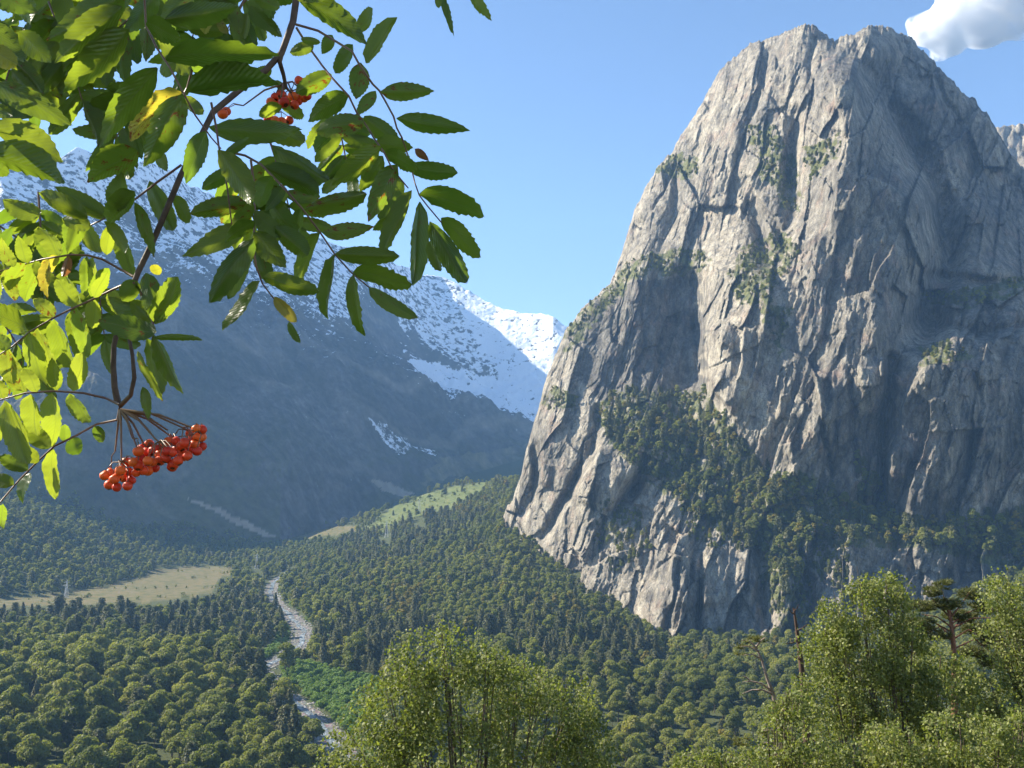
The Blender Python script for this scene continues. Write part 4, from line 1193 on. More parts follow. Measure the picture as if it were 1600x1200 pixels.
tubes.append(tube([PP(*q) - ORG for q in [(440, 83, .80), (437, 97, .80), (443, 117, .81), (447, 137, .82), (455, 145, .82)]], [pxr(9), pxr(8), pxr(7), pxr(6), pxr(3)], 6))
tubes.append(tube([PP(*q) - ORG for q in [(196, 480, .78), (200, 520, .77), (207, 555, .765), (210, 590, .765), (204, 618, .77), (188, 634, .78)]], [pxr(6), pxr(6), pxr(6), pxr(7), pxr(7), pxr(8)], 6))
# the limb it grows from and the trunk, outside the picture
top = PP(466, -24, .80) - ORG
tubes.append(tube([top, top + [0.05, 0.02, 0.25], top + [-0.1, 0.25, 0.62], top + [-0.7, 0.6, 0.9], top + [-1.5, 0.9, 0.6], np.array([0.0, 0.0, 2.0])], [pxr(15), 0.006, 0.010, 0.016, 0.024, 0.035], 8))
V, F = merge(tubes)
obj('branch', mesh_from_np('branch', V, F, m_twig, True), rowan)
V, F = tube([(0, 0, -0.8), (0.03, 0.02, 0.6), (0, 0, 2.0), (0.1, 0.1, 3.4), (0.05, 0.2, 4.6)], [0.085, 0.07, 0.055, 0.04, 0.02], 10)
obj('trunk', mesh_from_np('trunk', V, F, m_twig, True), rowan)

def add_leaflet(parent, u0, v0, u1, v1, w, Y, col='g', pt=None, roll=None):
    dY = ry.uniform(-0.10, 0.10) * math.hypot(u1 - u0, v1 - v0) / F_PX * 6 * 0.5
    b0 = PP(u0, v0, Y); t0 = PP(u1, v1, Y * (1 + dY * 0.6))
    ax = t0 - b0; L = np.linalg.norm(ax); ax /= L
    view = (b0 + t0) / 2 - np.array([0, 0, EYE]); view /= np.linalg.norm(view)
    side = np.cross(ax, view); side /= np.linalg.norm(side)
    if side[2] < 0: side = -side            # side points to the upper edge of the leaflet
    nrm = np.cross(ax, side)
    if np.dot(nrm, view) < 0: nrm = -nrm    # upper surface looks away from the camera
    a = ry.uniform(-0.9, 0.6) if not isinstance(roll, float) else roll
    if col in 'ly' and roll is None:
        a = max((ry.uniform(-1.0, 0.9) for _ in range(6)), key=lambda q: np.dot(-side * math.sin(q) + nrm * math.cos(q), np.array(SUNDIR)))
    s2 = side * math.cos(a) + nrm * math.sin(a)
    n2 = -side * math.sin(a) + nrm * math.cos(a)
    if np.dot(np.cross(ax, s2), n2) < 0: s2 = -s2
    if roll == 'shine':
        hv = np.array(SUNDIR) - view; n2 = hv - ax * np.dot(hv, ax); n2 /= np.linalg.norm(n2)
        s2 = np.cross(n2, ax); a = math.acos(min(1, abs(np.dot(s2, side))))
    W = 0.87 * w / F_PX * Y / max(0.55, math.cos(a))
    if pt is None: pt = 1 if w > 43 else int(ry.uniform() < 0.3)
    me = LEAFM[col, pt][int(ry.integers(0, 4))]
    o = bpy.data.objects.new('leaflet', me); COL.objects.link(o); o.parent = parent
    org = ORG
    o.matrix_local = Matrix(((ax[0] * L, s2[0] * W, n2[0] * L, b0[0] - org[0]), (ax[1] * L, s2[1] * W, n2[1] * L, b0[1] - org[1]), (ax[2] * L, s2[2] * W, n2[2] * L, b0[2] - org[2]), (0, 0, 0, 1)))
    return o
LEAVES = [
 # (rachis, distance, [leaflets: base, tip, width, colour])
 ([(462, 38), (497, 48), (517, 60), (550, 80), (562, 102), (582, 131), (593, 142), (602, 158), (615, 182), (620, 200), (628, 215), (640, 250), (648, 285), (655, 305), (668, 322), (690, 348)], .84,
  [(572, 98, 619, 29, 30), (560, 48, 585, 15, 26), (563, 98, 556, 155, 42), (520, 55, 502, 83, 26), (553, 70, 526, 113, 28), (594, 141, 676, 142, 37), (618, 184, 729, 207, 38), (588, 143, 556, 181, 26),
   (570, 180, 620, 225, 36), (585, 222, 646, 231, 40), (648, 232, 668, 251, 16, 'b'), (638, 262, 714, 272, 34), (656, 300, 761, 329, 42), (690, 340, 752, 400, 36), (673, 345, 727, 443, 40), (657, 315, 645, 444, 34),
   (674, 375, 687, 424, 22), (645, 298, 597, 396, 32)]),
 ([(463, 43), (480, 70), (503, 102), (520, 123), (545, 150), (557, 175), (573, 197), (585, 217), (600, 238), (612, 262), (622, 275), (638, 294)], .80,
  [(519, 118, 462, 143, 36), (490, 72, 452, 80, 24), (544, 148, 477, 184, 44), (568, 190, 492, 201, 42), (598, 232, 521, 291, 46), (600, 245, 562, 299, 38), (622, 258, 571, 344, 46), (625, 278, 598, 350, 40), (612, 345, 583, 361, 22), (600, 238, 655, 262, 30), (470, 60, 500, 66, 14)]),
 ([(360, 238), (383, 243), (408, 257), (445, 295), (473, 327), (498, 360), (523, 397), (550, 427), (578, 450)], .78,
  [(475, 325, 573, 305, 37), (503, 362, 585, 357, 34), (524, 395, 623, 402, 34), (552, 425, 645, 440, 38), (577, 449, 648, 502, 28), (550, 428, 558, 524, 24, 's'), (523, 398, 511, 496, 20, 's'), (498, 363, 456, 442, 26),
   (472, 326, 455, 376, 24), (413, 303, 460, 367, 34), (447, 293, 439, 322, 16), (412, 258, 498, 303, 40), (427, 225, 512, 284, 40), (400, 190, 476, 223, 40), (410, 258, 385, 300, 30), (445, 290, 415, 330, 26)]),
 ([(392, 250), (398, 300), (398, 345), (396, 380), (400, 415), (410, 443), (425, 463), (442, 482)], .74,
  [(410, 432, 494, 459, 34), (408, 440, 356, 519, 26, 's'), (430, 462, 463, 501, 22, 'y'), (452, 503, 466, 538, 14), (388, 352, 289, 401, 44), (396, 372, 324, 469, 42), (398, 375, 354, 466, 34), (400, 380, 421, 441, 30),
   (398, 362, 448, 419, 46), (430, 352, 480, 400, 38), (385, 318, 298, 332, 36), (398, 330, 440, 372, 34), (397, 320, 360, 352, 30), (398, 345, 350, 372, 30)]),
 ([(330, 160), (338, 200), (342, 230), (350, 262), (356, 300), (362, 350)], .70,
  [(330, 200, 478, 212, 50), (345, 235, 402, 326, 50), (370, 268, 314, 291, 28), (352, 238, 392, 218, 18), (425, 275, 400, 322, 32), (323, 206, 287, 286, 42)]),
 ([(225, -20), (228, 40), (245, 75), (265, 105), (287, 146), (305, 180), (330, 215), (345, 232)], .56,
  [(205, 50, 103, 147, 62), (245, 105, 150, 219, 58), (287, 148, 219, 256, 62), (258, 90, 437, 76, 58), (290, 143, 435, 127, 60), (258, 30, 372, 11, 52), (195, -10, 75, 62, 72), (190, 10, 85, 96, 60), (245, -14, 194, 52, 42), (300, -10, 252, 32, 40), (228, 35, 285, 60, 46), (260, 85, 262, 118, 30)]),
 ([(300, 110), (292, 138), (280, 160)], .66, [(282, 143, 194, 206, 42, 'y'), (290, 150, 318, 180, 24), (300, 110, 340, 70, 34), (296, 120, 250, 60, 36)]),
 ([(-60, 20), (-30, 60), (-20, 120), (-18, 200), (-22, 250)], .58,
  [(-15, 120, 105, 190, 52), (-15, 195, 99, 252, 58), (-22, 236, 104, 284, 62), (-20, 30, 38, 109, 58), (-12, -12, 58, 23, 42), (30, 48, 82, 99, 46), (-25, 250, 12, 272, 30), (-20, 75, 30, 100, 40, 'y'), (20, -15, 60, 40, 44), (-22, 160, 20, 182, 30)]),
 ([(400, -20), (380, 5), (372, 20)], .9, [(392, 10, 429, 53, 30), (345, 30, 352, 56, 18, 'y'), (368, 8, 374, 54, 24), (396, -6, 441, 15, 24), (330, 20, 318, 52, 24, 'y'), (388, 20, 380, 60, 20), (400, 0, 470, -10, 30), (410, 20, 440, 60, 24)]),
 ([(440, -40), (455, -20)], .62, [(455, -16, 575, 69, 48), (450, -20, 520, -10, 40)]),
 ([(436, 150), (440, 162)], .84, [(436, 160, 477, 179, 28), (430, 126, 446, 141, 14), (440, 165, 405, 180, 24), (425, 110, 395, 118, 24)]),
 ([(283, 258), (245, 285), (213, 310), (190, 325), (162, 342), (140, 353), (118, 362)], .76,
  [(235, 282, 269, 361, 36), (272, 306, 299, 348, 26), (212, 316, 244, 401, 26), (245, 235, 262, 268, 24), (215, 235, 136, 282, 60), (212, 300, 168, 347, 40), (165, 340, 89, 292, 34), (135, 342, 57, 303, 34), (62, 337, 7, 312, 36), (133, 334, 103, 397, 32), (165, 345, 205, 395, 24), (185, 330, 190, 270, 44), (140, 355, 95, 340, 30)]),
 ([(208, 432), (183, 418), (160, 405), (138, 399), (110, 398), (67, 405), (30, 415), (0, 424), (-30, 432)], .80,
  [(108, 400, 97, 432, 16, 'b'), (76, 405, 72, 466, 22, 'y'), (62, 408, 38, 470, 32), (100, 424, 124, 480, 30), (138, 400, 137, 462, 22), (148, 402, 148, 462, 20), (172, 420, 144, 464, 26), (153, 396, 130, 348, 30), (165, 398, 171, 353, 24), (209, 430, 176, 345, 28),
   (42, 412, 28, 370, 28), (92, 398, 64, 352, 32), (20, 418, 0, 375, 28), (75, 403, 60, 360, 24), (15, 420, 20, 470, 26), (-5, 425, -10, 480, 26), (120, 398, 100, 350, 24), (40, 412, 12, 452, 26), (55, 408, 90, 455, 26), (92, 400, 55, 440, 24, 'y')]),
 ([(205, 440), (177, 452), (147, 467), (117, 480), (83, 497), (47, 518), (17, 543), (-20, 566)], .74,
  [(45, 517, -10, 484, 36), (85, 494, 52, 466, 26), (118, 479, 88, 438, 32), (45, 520, 66, 604, 38), (62, 512, 92, 609, 36), (86, 498, 113, 577, 32), (115, 484, 131, 560, 28), (122, 480, 141, 556, 28), (150, 468, 146, 512, 28), (17, 545, -15, 520, 28), (14, 548, 18, 600, 28), (147, 465, 165, 425, 24), (177, 452, 190, 500, 28)]),
 ([(186, 632), (165, 622), (130, 614), (85, 611), (40, 614), (0, 625), (-30, 634)], .72,
  [(40, 612, 11, 545, 38), (58, 612, 40, 574, 26), (115, 611, 134, 552, 32), (50, 616, 57, 681, 32), (85, 614, 87, 697, 34), (110, 614, 139, 661, 26), (10, 625, 42, 726, 38), (88, 610, 80, 560, 28), (5, 622, -8, 585, 28), (-10, 628, 0, 690, 30)]),
 ([(187, 638), (183, 656), (150, 663), (120, 680), (85, 697), (60, 720), (30, 750), (0, 785), (-25, 815)], .76,
  [(45, 735, 0, 716, 26, 's'), (22, 756, -18, 746, 26, 's'), (45, 738, 29, 784, 20, 's'), (80, 700, 40, 666, 32, 's'), (82, 702, 82, 779, 26), (112, 684, 124, 709, 30, 's'), (148, 666, 162, 690, 20, 's'), (100, 690, 102, 664, 20), (4, 788, 0, 826, 20), (60, 722, 22, 700, 26)]),
 ([(208, 440), (228, 470), (240, 508), (238, 530), (240, 560)], .70,
  [(228, 425, 246, 501, 40), (243, 507, 282, 436, 42), (237, 528, 318, 527, 12), (240, 524, 284, 616, 30), (232, 528, 256, 621, 32), (245, 520, 157, 505, 42), (240, 504, 168, 459, 46), (235, 424, 252, 420, 20, 'y'), (224, 604, 234, 656, 20), (214, 548, 250, 626, 14, 's'), (240, 505, 205, 470, 36), (215, 440, 190, 470, 34)]),
 ([(695, -60), (700, -30)], .85, [(684, -14, 687, 13, 14), (690, -18, 711, 51, 15), (728, -18, 771, 31, 24)]),
]
for li_, (rach, Y, lf) in enumerate(LEAVES):
    pth = []
    for q, (u, v) in enumerate(rach):
        pth.append(PP(u, v, Y + 0.012 * math.sin(q * 1.3)) - ORG)
    V, F = tube(pth, np.linspace(pxr(4.2, Y), pxr(2.2, Y), len(pth)), 6)
    cl = obj('compound_leaf', mesh_from_np('compound_leaf', V, F, m_stalk, True), rowan)
    for it in lf:
        u0, v0, u1, v1, w = it[:5]
        add_leaflet(cl, u0, v0, u1, v1, w, Y * ry.uniform(0.96, 1.05), it[5] if len(it) > 5 and it[5] in 'yb' else ('l' if (12 <= li_ <= 15 and len(it) < 6) else 'g'), roll='shine' if (len(it) > 5 and it[5] == 's') else None)
# more leaves of the same crown behind; beyond the edge, unseen ones added for shade
def free_leaf(u, v, ang, L, Y, w, nl=6):
    d = np.array([math.cos(ang), math.sin(ang)]); n_ = np.array([-d[1], d[0]])
    pts = [(u + d[0] * L * t, v + d[1] * L * t + 20 * t * t) for t in np.linspace(0, 1, 7)]
    V, F = tube([PP(a_, b_, Y) - ORG for a_, b_ in pts], np.linspace(pxr(4, Y), pxr(2, Y), 7), 5)
    cl = obj('compound_leaf', mesh_from_np('compound_leaf', V, F, m_stalk, True), rowan)
    for q in range(nl):
        t = 0.25 + 0.7 * q / (nl - 1)
        bx0 = np.array([u, v]) + d * L * t + [0, 20 * t * t]
        for s_ in (-1, 1):
            l_ = w * 2.6 * ry.uniform(0.85, 1.15)
            tp = bx0 + (n_ * s_ * 0.85 + d * 0.5) * l_ * 0.95
            add_leaflet(cl, bx0[0], bx0[1], tp[0], tp[1], w, Y * ry.uniform(0.97, 1.03))
    tp = np.array(pts[-1]) + d * w * 2.4
    add_leaflet(cl, pts[-1][0], pts[-1][1], tp[0], tp[1], w, Y)
for (u, v, a_, L, Y, w) in [(200, -60, 2.2, 190, .95, 30), (340, -70, 1.9, 150, .98, 30), (60, -40, 1.2, 190, .92, 32), (-60, 40, 0.6, 150, 1.0, 28), (120, -30, 1.9, 120, 1.0, 28), (-40, 330, 0.5, 150, .95, 24), (-50, 400, 0.1, 150, .92, 24),
                           (300, -40, 2.6, 160, .88, 32), (420, -60, 2.2, 120, .95, 28), (420, 215, 1.25, 120, .96, 26), (350, 255, 1.0, 100, .98, 26), (240, 130, 2.3, 90, .92, 28), (60, 300, 1.5, 120, .96, 24), (30, 60, 1.9, 120, .9, 30), (140, 20, 2.4, 110, .94, 30), (520, 160, 1.3, 90, .98, 24), (-20, 470, 0.9, 110, .95, 26), (150, 430, 1.4, 80, .9, 24),
                           (-200, -150, 1.0, 240, .7, 40), (-150, 60, 2.5, 200, .7, 40), (60, -260, 1.4, 220, .75, 40), (-420, -150, 1.2, 240, .8, 40), (250, -300, 1.8, 220, .8, 40), (-100, -400, 1.1, 240, .8, 40), (-500, -380, 0.9, 260, .9, 44), (-260, -450, 0.7, 260, .9, 44), 
    (-700, -600, 0.6, 300, 1.0, 60), (-600, -480, 0.9, 300, 1.05, 60), (-500, -620, 0.5, 300, 1.1, 60), (-420, -540, 0.8, 300, 1.15, 60), (-380, -700, 1.0, 300, 1.1, 60),  # unseen leaves added towards the sun to throw shade on the branch
    (-1300, -700, 0.2, 300, .8, 64), (-900, -850, 0.9, 300, .85, 64), (-560, -760, 0.9, 300, 1.0, 60), (-300, -560, 0.7, 300, 1.2, 60), (-250, -650, 0.2, 280, 1.0, 56)]:
    free_leaf(u, v, a_, L, Y, w)

# ---- berries
import bmesh
def berry_mesh():
    bm = bmesh.new(); bmesh.ops.create_uvsphere(bm, u_segments=14, v_segments=10, radius=1.0)
    for vtx in bm.verts:
        if vtx.co.z < -0.9: vtx.co.z += 0.16
        r_ = math.hypot(vtx.co.x, vtx.co.y)
        if r_ < 0.3 and vtx.co.z > 0.9: vtx.co.z -= 0.10
    me = bpy.data.meshes.new('berry'); bm.to_mesh(me); bm.free(); me.materials.append(m_berry)
    for p_ in me.polygons: p_.use_smooth = True
    return me
BM_ = berry_mesh()
B1 = [(340, 760), (390, 740), (380, 840), (440, 860), (470, 720), (460, 770), (545, 730), (600, 740), (520, 650), (560, 800), (620, 560), (650, 535), (710, 500), (690, 570), (745, 560), (660, 650), (740, 650), (620, 680), (800, 640), (760, 700), (700, 720),
      (830, 510), (870, 480), (930, 480), (860, 560), (905, 570), (800, 590), (910, 670), (950, 640), (990, 600), (1010, 490), (1050, 410), (1100, 370), (1150, 380), (1075, 450), (1115, 440), (1145, 440), (1060, 540), (1110, 560), (1150, 520), (1000, 560), (975, 520), (530, 850), (900, 690), (1030, 600),
      (420, 790), (505, 780), (640, 620), (575, 650), (780, 540), (700, 640), (850, 620), (660, 720), (1090, 500), (940, 540)]
def cluster(pts, root, Y, rad_px, arms, zone_):
    stalk = []
    ends = [PP(*e, Y + ry.uniform(-.015, .015)) for e in arms]
    r0 = PP(*root, Y)
    for e in ends:
        mid_ = (r0 + e) / 2 + np.array([0, 0, 0.004])
        stalk.append(tube([r0 - ORG, mid_ - ORG, e - ORG], [pxr(4.2), pxr(3.6), pxr(2.6)], 5))
    pos = []
    for (u, v) in pts:
        pos.append(PP(u, v, Y + ry.uniform(-0.022, 0.022)))
    for q in pos:
        d = [np.linalg.norm(q - e) for e in ends]
        e = ends[int(np.argmin(d))]
        m_ = (e + q) / 2 + np.array([ry.uniform(-.003, .003), 0, 0.005])
        stalk.append(tube([e - ORG, m_ - ORG, q + [0, 0, 0.003] - ORG], [pxr(2.2), pxr(1.7), pxr(1.5)], 4))
    V, F = merge(stalk)
    bc = obj('berry_cluster', mesh_from_np('berry_cluster', V, F, m_stalk, True), rowan)
    for q in pos:
        o = obj('berry', BM_, bc); r_ = rad_px / F_PX * Y * ry.uniform(0.88, 1.1)
        o.location = q - ORG; o.scale = (r_, r_, r_ * 0.95)
        o.rotation_euler = (math.pi + ry.uniform(-.7, .7), ry.uniform(-.7, .7), ry.uniform(0, 6))
cluster([(100 + x / 5.333, 600 + y / 5.333) for x, y in B1], (188, 640), .76, 8.1,
        [(180, 705), (207, 685), (215, 702), (236, 676), (262, 672), (285, 668), (310, 672), (247, 690), (190, 722), (228, 700), (270, 684)], 1)
B2 = [(430, 152), (440, 148), (450, 156), (458, 150), (466, 158), (474, 152), (444, 160), (436, 164), (468, 126), (424, 160), (480, 150), (460, 164), (354, 174), (348, 178), (430, 188), (440, 190), (420, 186), (452, 188)]
cluster(B2, (445, 130), .86, 8.0, [(440, 142), (455, 142), (468, 138), (430, 150), (380, 165), (435, 176)], 2)
# ------------------------------------------------------------------ birches and pines on the near slope
M_BIRCH = leaf_mat('birch_leaves', [(0.1, (0.11, 0.135, 0.03)), (0.5, (0.19, 0.215, 0.05)), (0.85, (0.28, 0.29, 0.09)), (1.0, (0.38, 0.36, 0.15))], 0.42, 0.85, 0.6)
def near_leaves(lobes, n, size, seed, droop=0.55):
    """leaves strung along short hanging twigs inside each foliage mass; lobes = (u, v, rx_px, ry_px, Y)"""
    r = np.random.default_rng(seed)
    more = []
    for l in lobes:
        for q in range(7):
            a_ = r.uniform(0, 2 * np.pi); k_ = r.uniform(0.22, 0.42)
            more.append((l[0] + l[2] * 0.95 * math.cos(a_), l[1] - l[3] * 0.95 * abs(math.sin(a_)) * (1 if r.uniform() < 0.75 else -0.7), l[2] * k_, l[3] * k_ * 1.2, l[4] + r.uniform(-.6, .6)))
    lobes = list(lobes) + more
    W = np.array([l[2] * l[3] for l in lobes], float); W /= W.sum()
    nt_ = n // 9
    li = r.choice(len(lobes), nt_, p=W)
    C, twigs = [], []
    L = np.array(lobes, float)
    cx, cy_, cz = P(L[:, 0], L[:, 1], L[:, 4])
    sc_ = L[:, 4] / F_PX
    d = r.normal(size=(nt_, 3)); d /= np.linalg.norm(d, axis=1, keepdims=True)
    rad = r.uniform(0.25, 1.0, nt_) ** 0.45
    # clumping
    p0 = np.stack([cx[li], cy_[li], cz[li]], 1) + d * rad[:, None] * np.stack([L[li, 2] * sc_[li], L[li, 2] * sc_[li], L[li, 3] * sc_[li]], 1)
    cl = perlin(p0[:, 0] / 0.55, p0[:, 2] / 0.55, seed) + 0.6 * perlin(p0[:, 1] / 0.5, p0[:, 2] / 0.4, seed + 1)
    keep = (cl + r.uniform(-0.35, 0.35, nt_)) > -0.12
    p0, d = p0[keep], d[keep]
    out_ = d * np.array([0.5, 0.5, 0.0]) + np.array([0, 0, -1.0]) + r.normal(size=d.shape) * 0.35
    out_ /= np.linalg.norm(out_, axis=1, keepdims=True)
    pts, ns = [], []
    for j in range(9):
        t = (j + r.uniform(0, 1, len(p0))) / 9 * droop * r.uniform(0.6, 1.2, len(p0))
        pts.append(p0 + out_ * t[:, None] + r.normal(size=p0.shape) * 0.035)
    pts = np.concatenate(pts)
    nn = r.normal(size=pts.shape) + np.array([0, -0.3, 0.35]); nn /= np.linalg.norm(nn, axis=1, keepdims=True)
    V, F = quads(pts, nn, size, r, 1.25)
    tw = [tube([p0[i], p0[i] + out_[i] * droop * 0.8], [0.004, 0.0015], 3) for i in r.choice(len(p0), min(350, len(p0)), replace=False)]
    return V, F, tw
def near_tree(name, base, lobes, n, size, seed, label, cat, mat=None, trunk_r=0.10, droop=0.5, bark=None, stems=1):
    e = bpy.data.objects.new(name, None); COL.objects.link(e)
    bz = float(ground_z(base[0], base[1])[0]); org = np.array([base[0], base[1], bz]); e.location = org
    e['label'] = label; e['category'] = cat
    V, F, tw = near_leaves(lobes, n, size, seed, droop)
    obj('crown', mesh_from_np('crown', V - org, F, mat or M_BIRCH), e)
    r = np.random.default_rng(seed + 1)
    limbs = list(tw); trunk_r *= 0.72
    for (u, v, rx_, ry2, Y) in lobes:
        c_ = np.array([float(q) for q in P(u, v - ry2 * 0.5, Y)])
        k = np.array([org[0] + (c_[0] - org[0]) * 0.25, org[1] + (c_[1] - org[1]) * 0.25, org[2] + (c_[2] - org[2]) * r.uniform(0.35, 0.55)])
        limbs.append(tube([org + [0, 0, -0.5], k, (k + c_) / 2 + r.normal(size=3) * 0.12, c_], [trunk_r, trunk_r * 0.6, trunk_r * 0.35, 0.012], 6))
        for q in range(4):
            dd = r.normal(size=3); dd /= np.linalg.norm(dd)
            s_ = (k + c_) / 2; t_ = c_ + dd * np.array([rx_, rx_, ry2]) * Y / F_PX * 0.75
            limbs.append(tube([s_, (s_ + t_) / 2 + [0, 0, 0.1], t_], [trunk_r * 0.22, 0.014, 0.005], 4))
    V, F = merge([(a_ if a_.ndim == 2 else a_, b_) for a_, b_ in limbs])
    obj('trunk', mesh_from_np('trunk', V - org, F, bark or M_BARK, True), e)
    return e
# birch in the bottom middle
Yb = 21.0
near_tree('birch_tree', (-0.6, 21.0), [(690, 1010, 55, 38, Yb), (640, 1050, 50, 45, Yb), (760, 1035, 45, 35, Yb), (820, 1055, 45, 38, Yb + 1), (885, 1090, 42, 40, Yb + 1.5), (720, 1090, 90, 60, Yb), (610, 1110, 60, 50, Yb - .5),
          (830, 1130, 90, 60, Yb + .6), (580, 1160, 65, 45, Yb - .8), (700, 1180, 120, 60, Yb - .6), (920, 1160, 45, 45, Yb + 1), (870, 1200, 90, 50, Yb), (560, 1210, 70, 40, Yb - .5)], 58000, 0.034, 301,
          'broad olive green birch top in the bottom middle of the view', 'birch')
# birches at the right
Yr = 25.0
near_tree('birch_tree', (9.8, 25.0), [(1345, 925, 24, 32, Yr), (1385, 935, 34, 36, Yr), (1410, 960, 24, 36, Yr), (1310, 965, 32, 34, Yr), (1290, 1010, 34, 40, Yr), (1350, 1000, 60, 50, Yr), (1410, 1030, 40, 50, Yr + .5), (1300, 1080, 55, 55, Yr - .5),
          (1380, 1090, 75, 55, Yr), (1470, 1045, 45, 42, Yr + 1), (1480, 1100, 50, 45, Yr + 1), (1350, 1160, 100, 55, Yr)], 66000, 0.036, 311,
          'tall pale green birch rising in front of the foot of the rock dome', 'birch')
near_tree('birch_tree', (14.0, 24.0), [(1575, 925, 36, 32, 24), (1610, 950, 50, 50, 24), (1600, 1010, 42, 40, 24), (1560, 990, 22, 26, 24), (1610, 1090, 75, 70, 24), (1545, 1080, 45, 40, 24), (1560, 1150, 80, 55, 24), (1680, 1000, 80, 90, 24)], 46000, 0.036, 321,
          'birch cut by the right edge of the view with light sprays of leaves', 'birch')
near_tree('leafy_shrub', (7.6, 17.0), [(1500, 1150, 70, 38, 17), (1420, 1165, 70, 35, 17), (1560, 1185, 80, 40, 17), (1330, 1195, 70, 30, 17), (1600, 1140, 40, 30, 17), (1480, 1200, 120, 30, 17)], 34000, 0.028, 331,
          'bright green leafy bush filling the bottom right corner', 'shrub', trunk_r=0.05, droop=0.3)
near_tree('leafy_shrub', (4.4, 17.5), [(1225, 1120, 22, 28, 17.5), (1215, 1165, 34, 30, 17.5), (1100, 1190, 46, 24, 17), (1160, 1198, 50, 22, 17), (1240, 1100, 16, 22, 17.5), (1250, 1190, 50, 30, 17.5)], 15000, 0.027, 341,
          'low light green bush around the foot of the dead pine', 'shrub', trunk_r=0.04, droop=0.3)

# pine with reddish upper bark
m_redbark, nt, out = new_mat('red_pine_bark')
b = NT(nt); tc = b.n('ShaderNodeTexCoord').outputs['Object']
n = b.noise(b.mapping(tc, (1, 1, 0.3)), 9, 7, 0.65)
bs = b.bsdf(b.ramp(n, [(0.3, (0.07, 0.040, 0.030)), (0.7, (0.27, 0.13, 0.085))]), 0.9, 0.1, b.bump(n, 0.6, 0.02)); b.l(bs.outputs[0], out.inputs[0])
m_dead, nt, out = new_mat('dead_bleached_wood')
b = NT(nt); tc = b.n('ShaderNodeTexCoord').outputs['Object']
n = b.noise(b.mapping(tc, (1, 1, 0.3)), 12, 7, 0.65)
bs = b.bsdf(b.ramp(n, [(0.3, (0.20, 0.14, 0.11)), (0.7, (0.46, 0.37, 0.31))]), 0.9, 0.1); b.l(bs.outputs[0], out.inputs[0])
m_deadbark, nt, out = new_mat('dead_brown_bark')
b = NT(nt); tc = b.n('ShaderNodeTexCoord').outputs['Object']
n = b.noise(b.mapping(tc, (1, 1, 0.25)), 10, 7, 0.65)
bs = b.bsdf(b.ramp(n, [(0.3, (0.045, 0.032, 0.026)), (0.6, (0.13, 0.085, 0.065)), (0.75, (0.26, 0.16, 0.115))]), 0.9, 0.1, b.bump(n, 0.6, 0.02)); b.l(bs.outputs[0], out.inputs[0])
def needles(lobes, n, seed, size=0.05):
    r = np.random.default_rng(seed); L = np.array(lobes, float)
    W = L[:, 2] * L[:, 3]; li = r.choice(len(L), n, p=W / W.sum())
    cx, cy_, cz = P(L[:, 0], L[:, 1], L[:, 4]); s_ = L[:, 4] / F_PX
    # tufts
    nt_ = n // 30
    tl = r.choice(len(L), nt_, p=W / W.sum())
    d = r.normal(size=(nt_, 3)); d /= np.linalg.norm(d, axis=1, keepdims=True); rad = r.uniform(0.2, 1, nt_) ** 0.5
    tc_ = np.stack([cx[tl], cy_[tl], cz[tl]], 1) + d * rad[:, None] * np.stack([L[tl, 2] * s_[tl]] * 2 + [L[tl, 3] * s_[tl]], 1)
    k = r.integers(0, nt_, n)
    dd = r.normal(size=(n, 3)); dd[:, 2] = np.abs(dd[:, 2]) * 0.9; dd /= np.linalg.norm(dd, axis=1, keepdims=True)
    a0 = tc_[k]; a1 = a0 + dd * size * 3.0 * r.uniform(0.6, 1.2, n)[:, None]
    sd = np.cross(dd, r.normal(size=(n, 3))); sd /= np.linalg.norm(sd, axis=1, keepdims=True); sd *= size * 0.22
    V = np.stack([a0 - sd, a0 + sd, a1 + sd * 0.5, a1 - sd * 0.5], 1).reshape(-1, 3)
    return V, np.arange(4 * n).reshape(n, 4), tc_
def limb(pts, r0, r1, sides=6):
    return tube([np.array([float(q) for q in P(*p_)]) for p_ in pts], np.linspace(r0, r1, len(pts)), sides)
def near_pine(name, base, lobes, n, seed, limbs, label, bark, needle=True, extra=None):
    e = bpy.data.objects.new(name, None); COL.objects.link(e)
    bz = float(ground_z(base[0], base[1])[0]); org = np.array([base[0], base[1], bz]); e.location = org
    e['label'] = label; e['category'] = 'pine'
    if needle:
        V, F, tc_ = needles(lobes, n, seed)
        obj('crown', mesh_from_np('crown', V - org, F, M_PINE), e)
    V, F = merge(limbs)
    obj('trunk', mesh_from_np('trunk', V - org, F, bark, True), e)
    return e
Yp = 33.0
pts = [(1490, 1200, Yp), (1492, 1080, Yp), (1490, 1010, Yp), (1486, 970, Yp), (1478, 935, Yp)]
g0 = P(1490, 1200, Yp)
lm = [limb([(1491, 1560, Yp)] + pts, 0.15, 0.045, 8)]
for (u, v) in [(1440, 960), (1455, 935), (1470, 918), (1515, 925), (1530, 950), (1510, 975), (1450, 990), (1540, 1000), (1430, 1000), (1560, 1030), (1425, 975), (1550, 965)]:
    lm.append(limb([(1487, 975 + (v - 950) * 0.5, Yp), ((u + 1487) / 2, (v + 975) / 2 - 4, Yp + .2), (u, v, Yp + ry.uniform(-.5, .5))], 0.035, 0.01, 5))
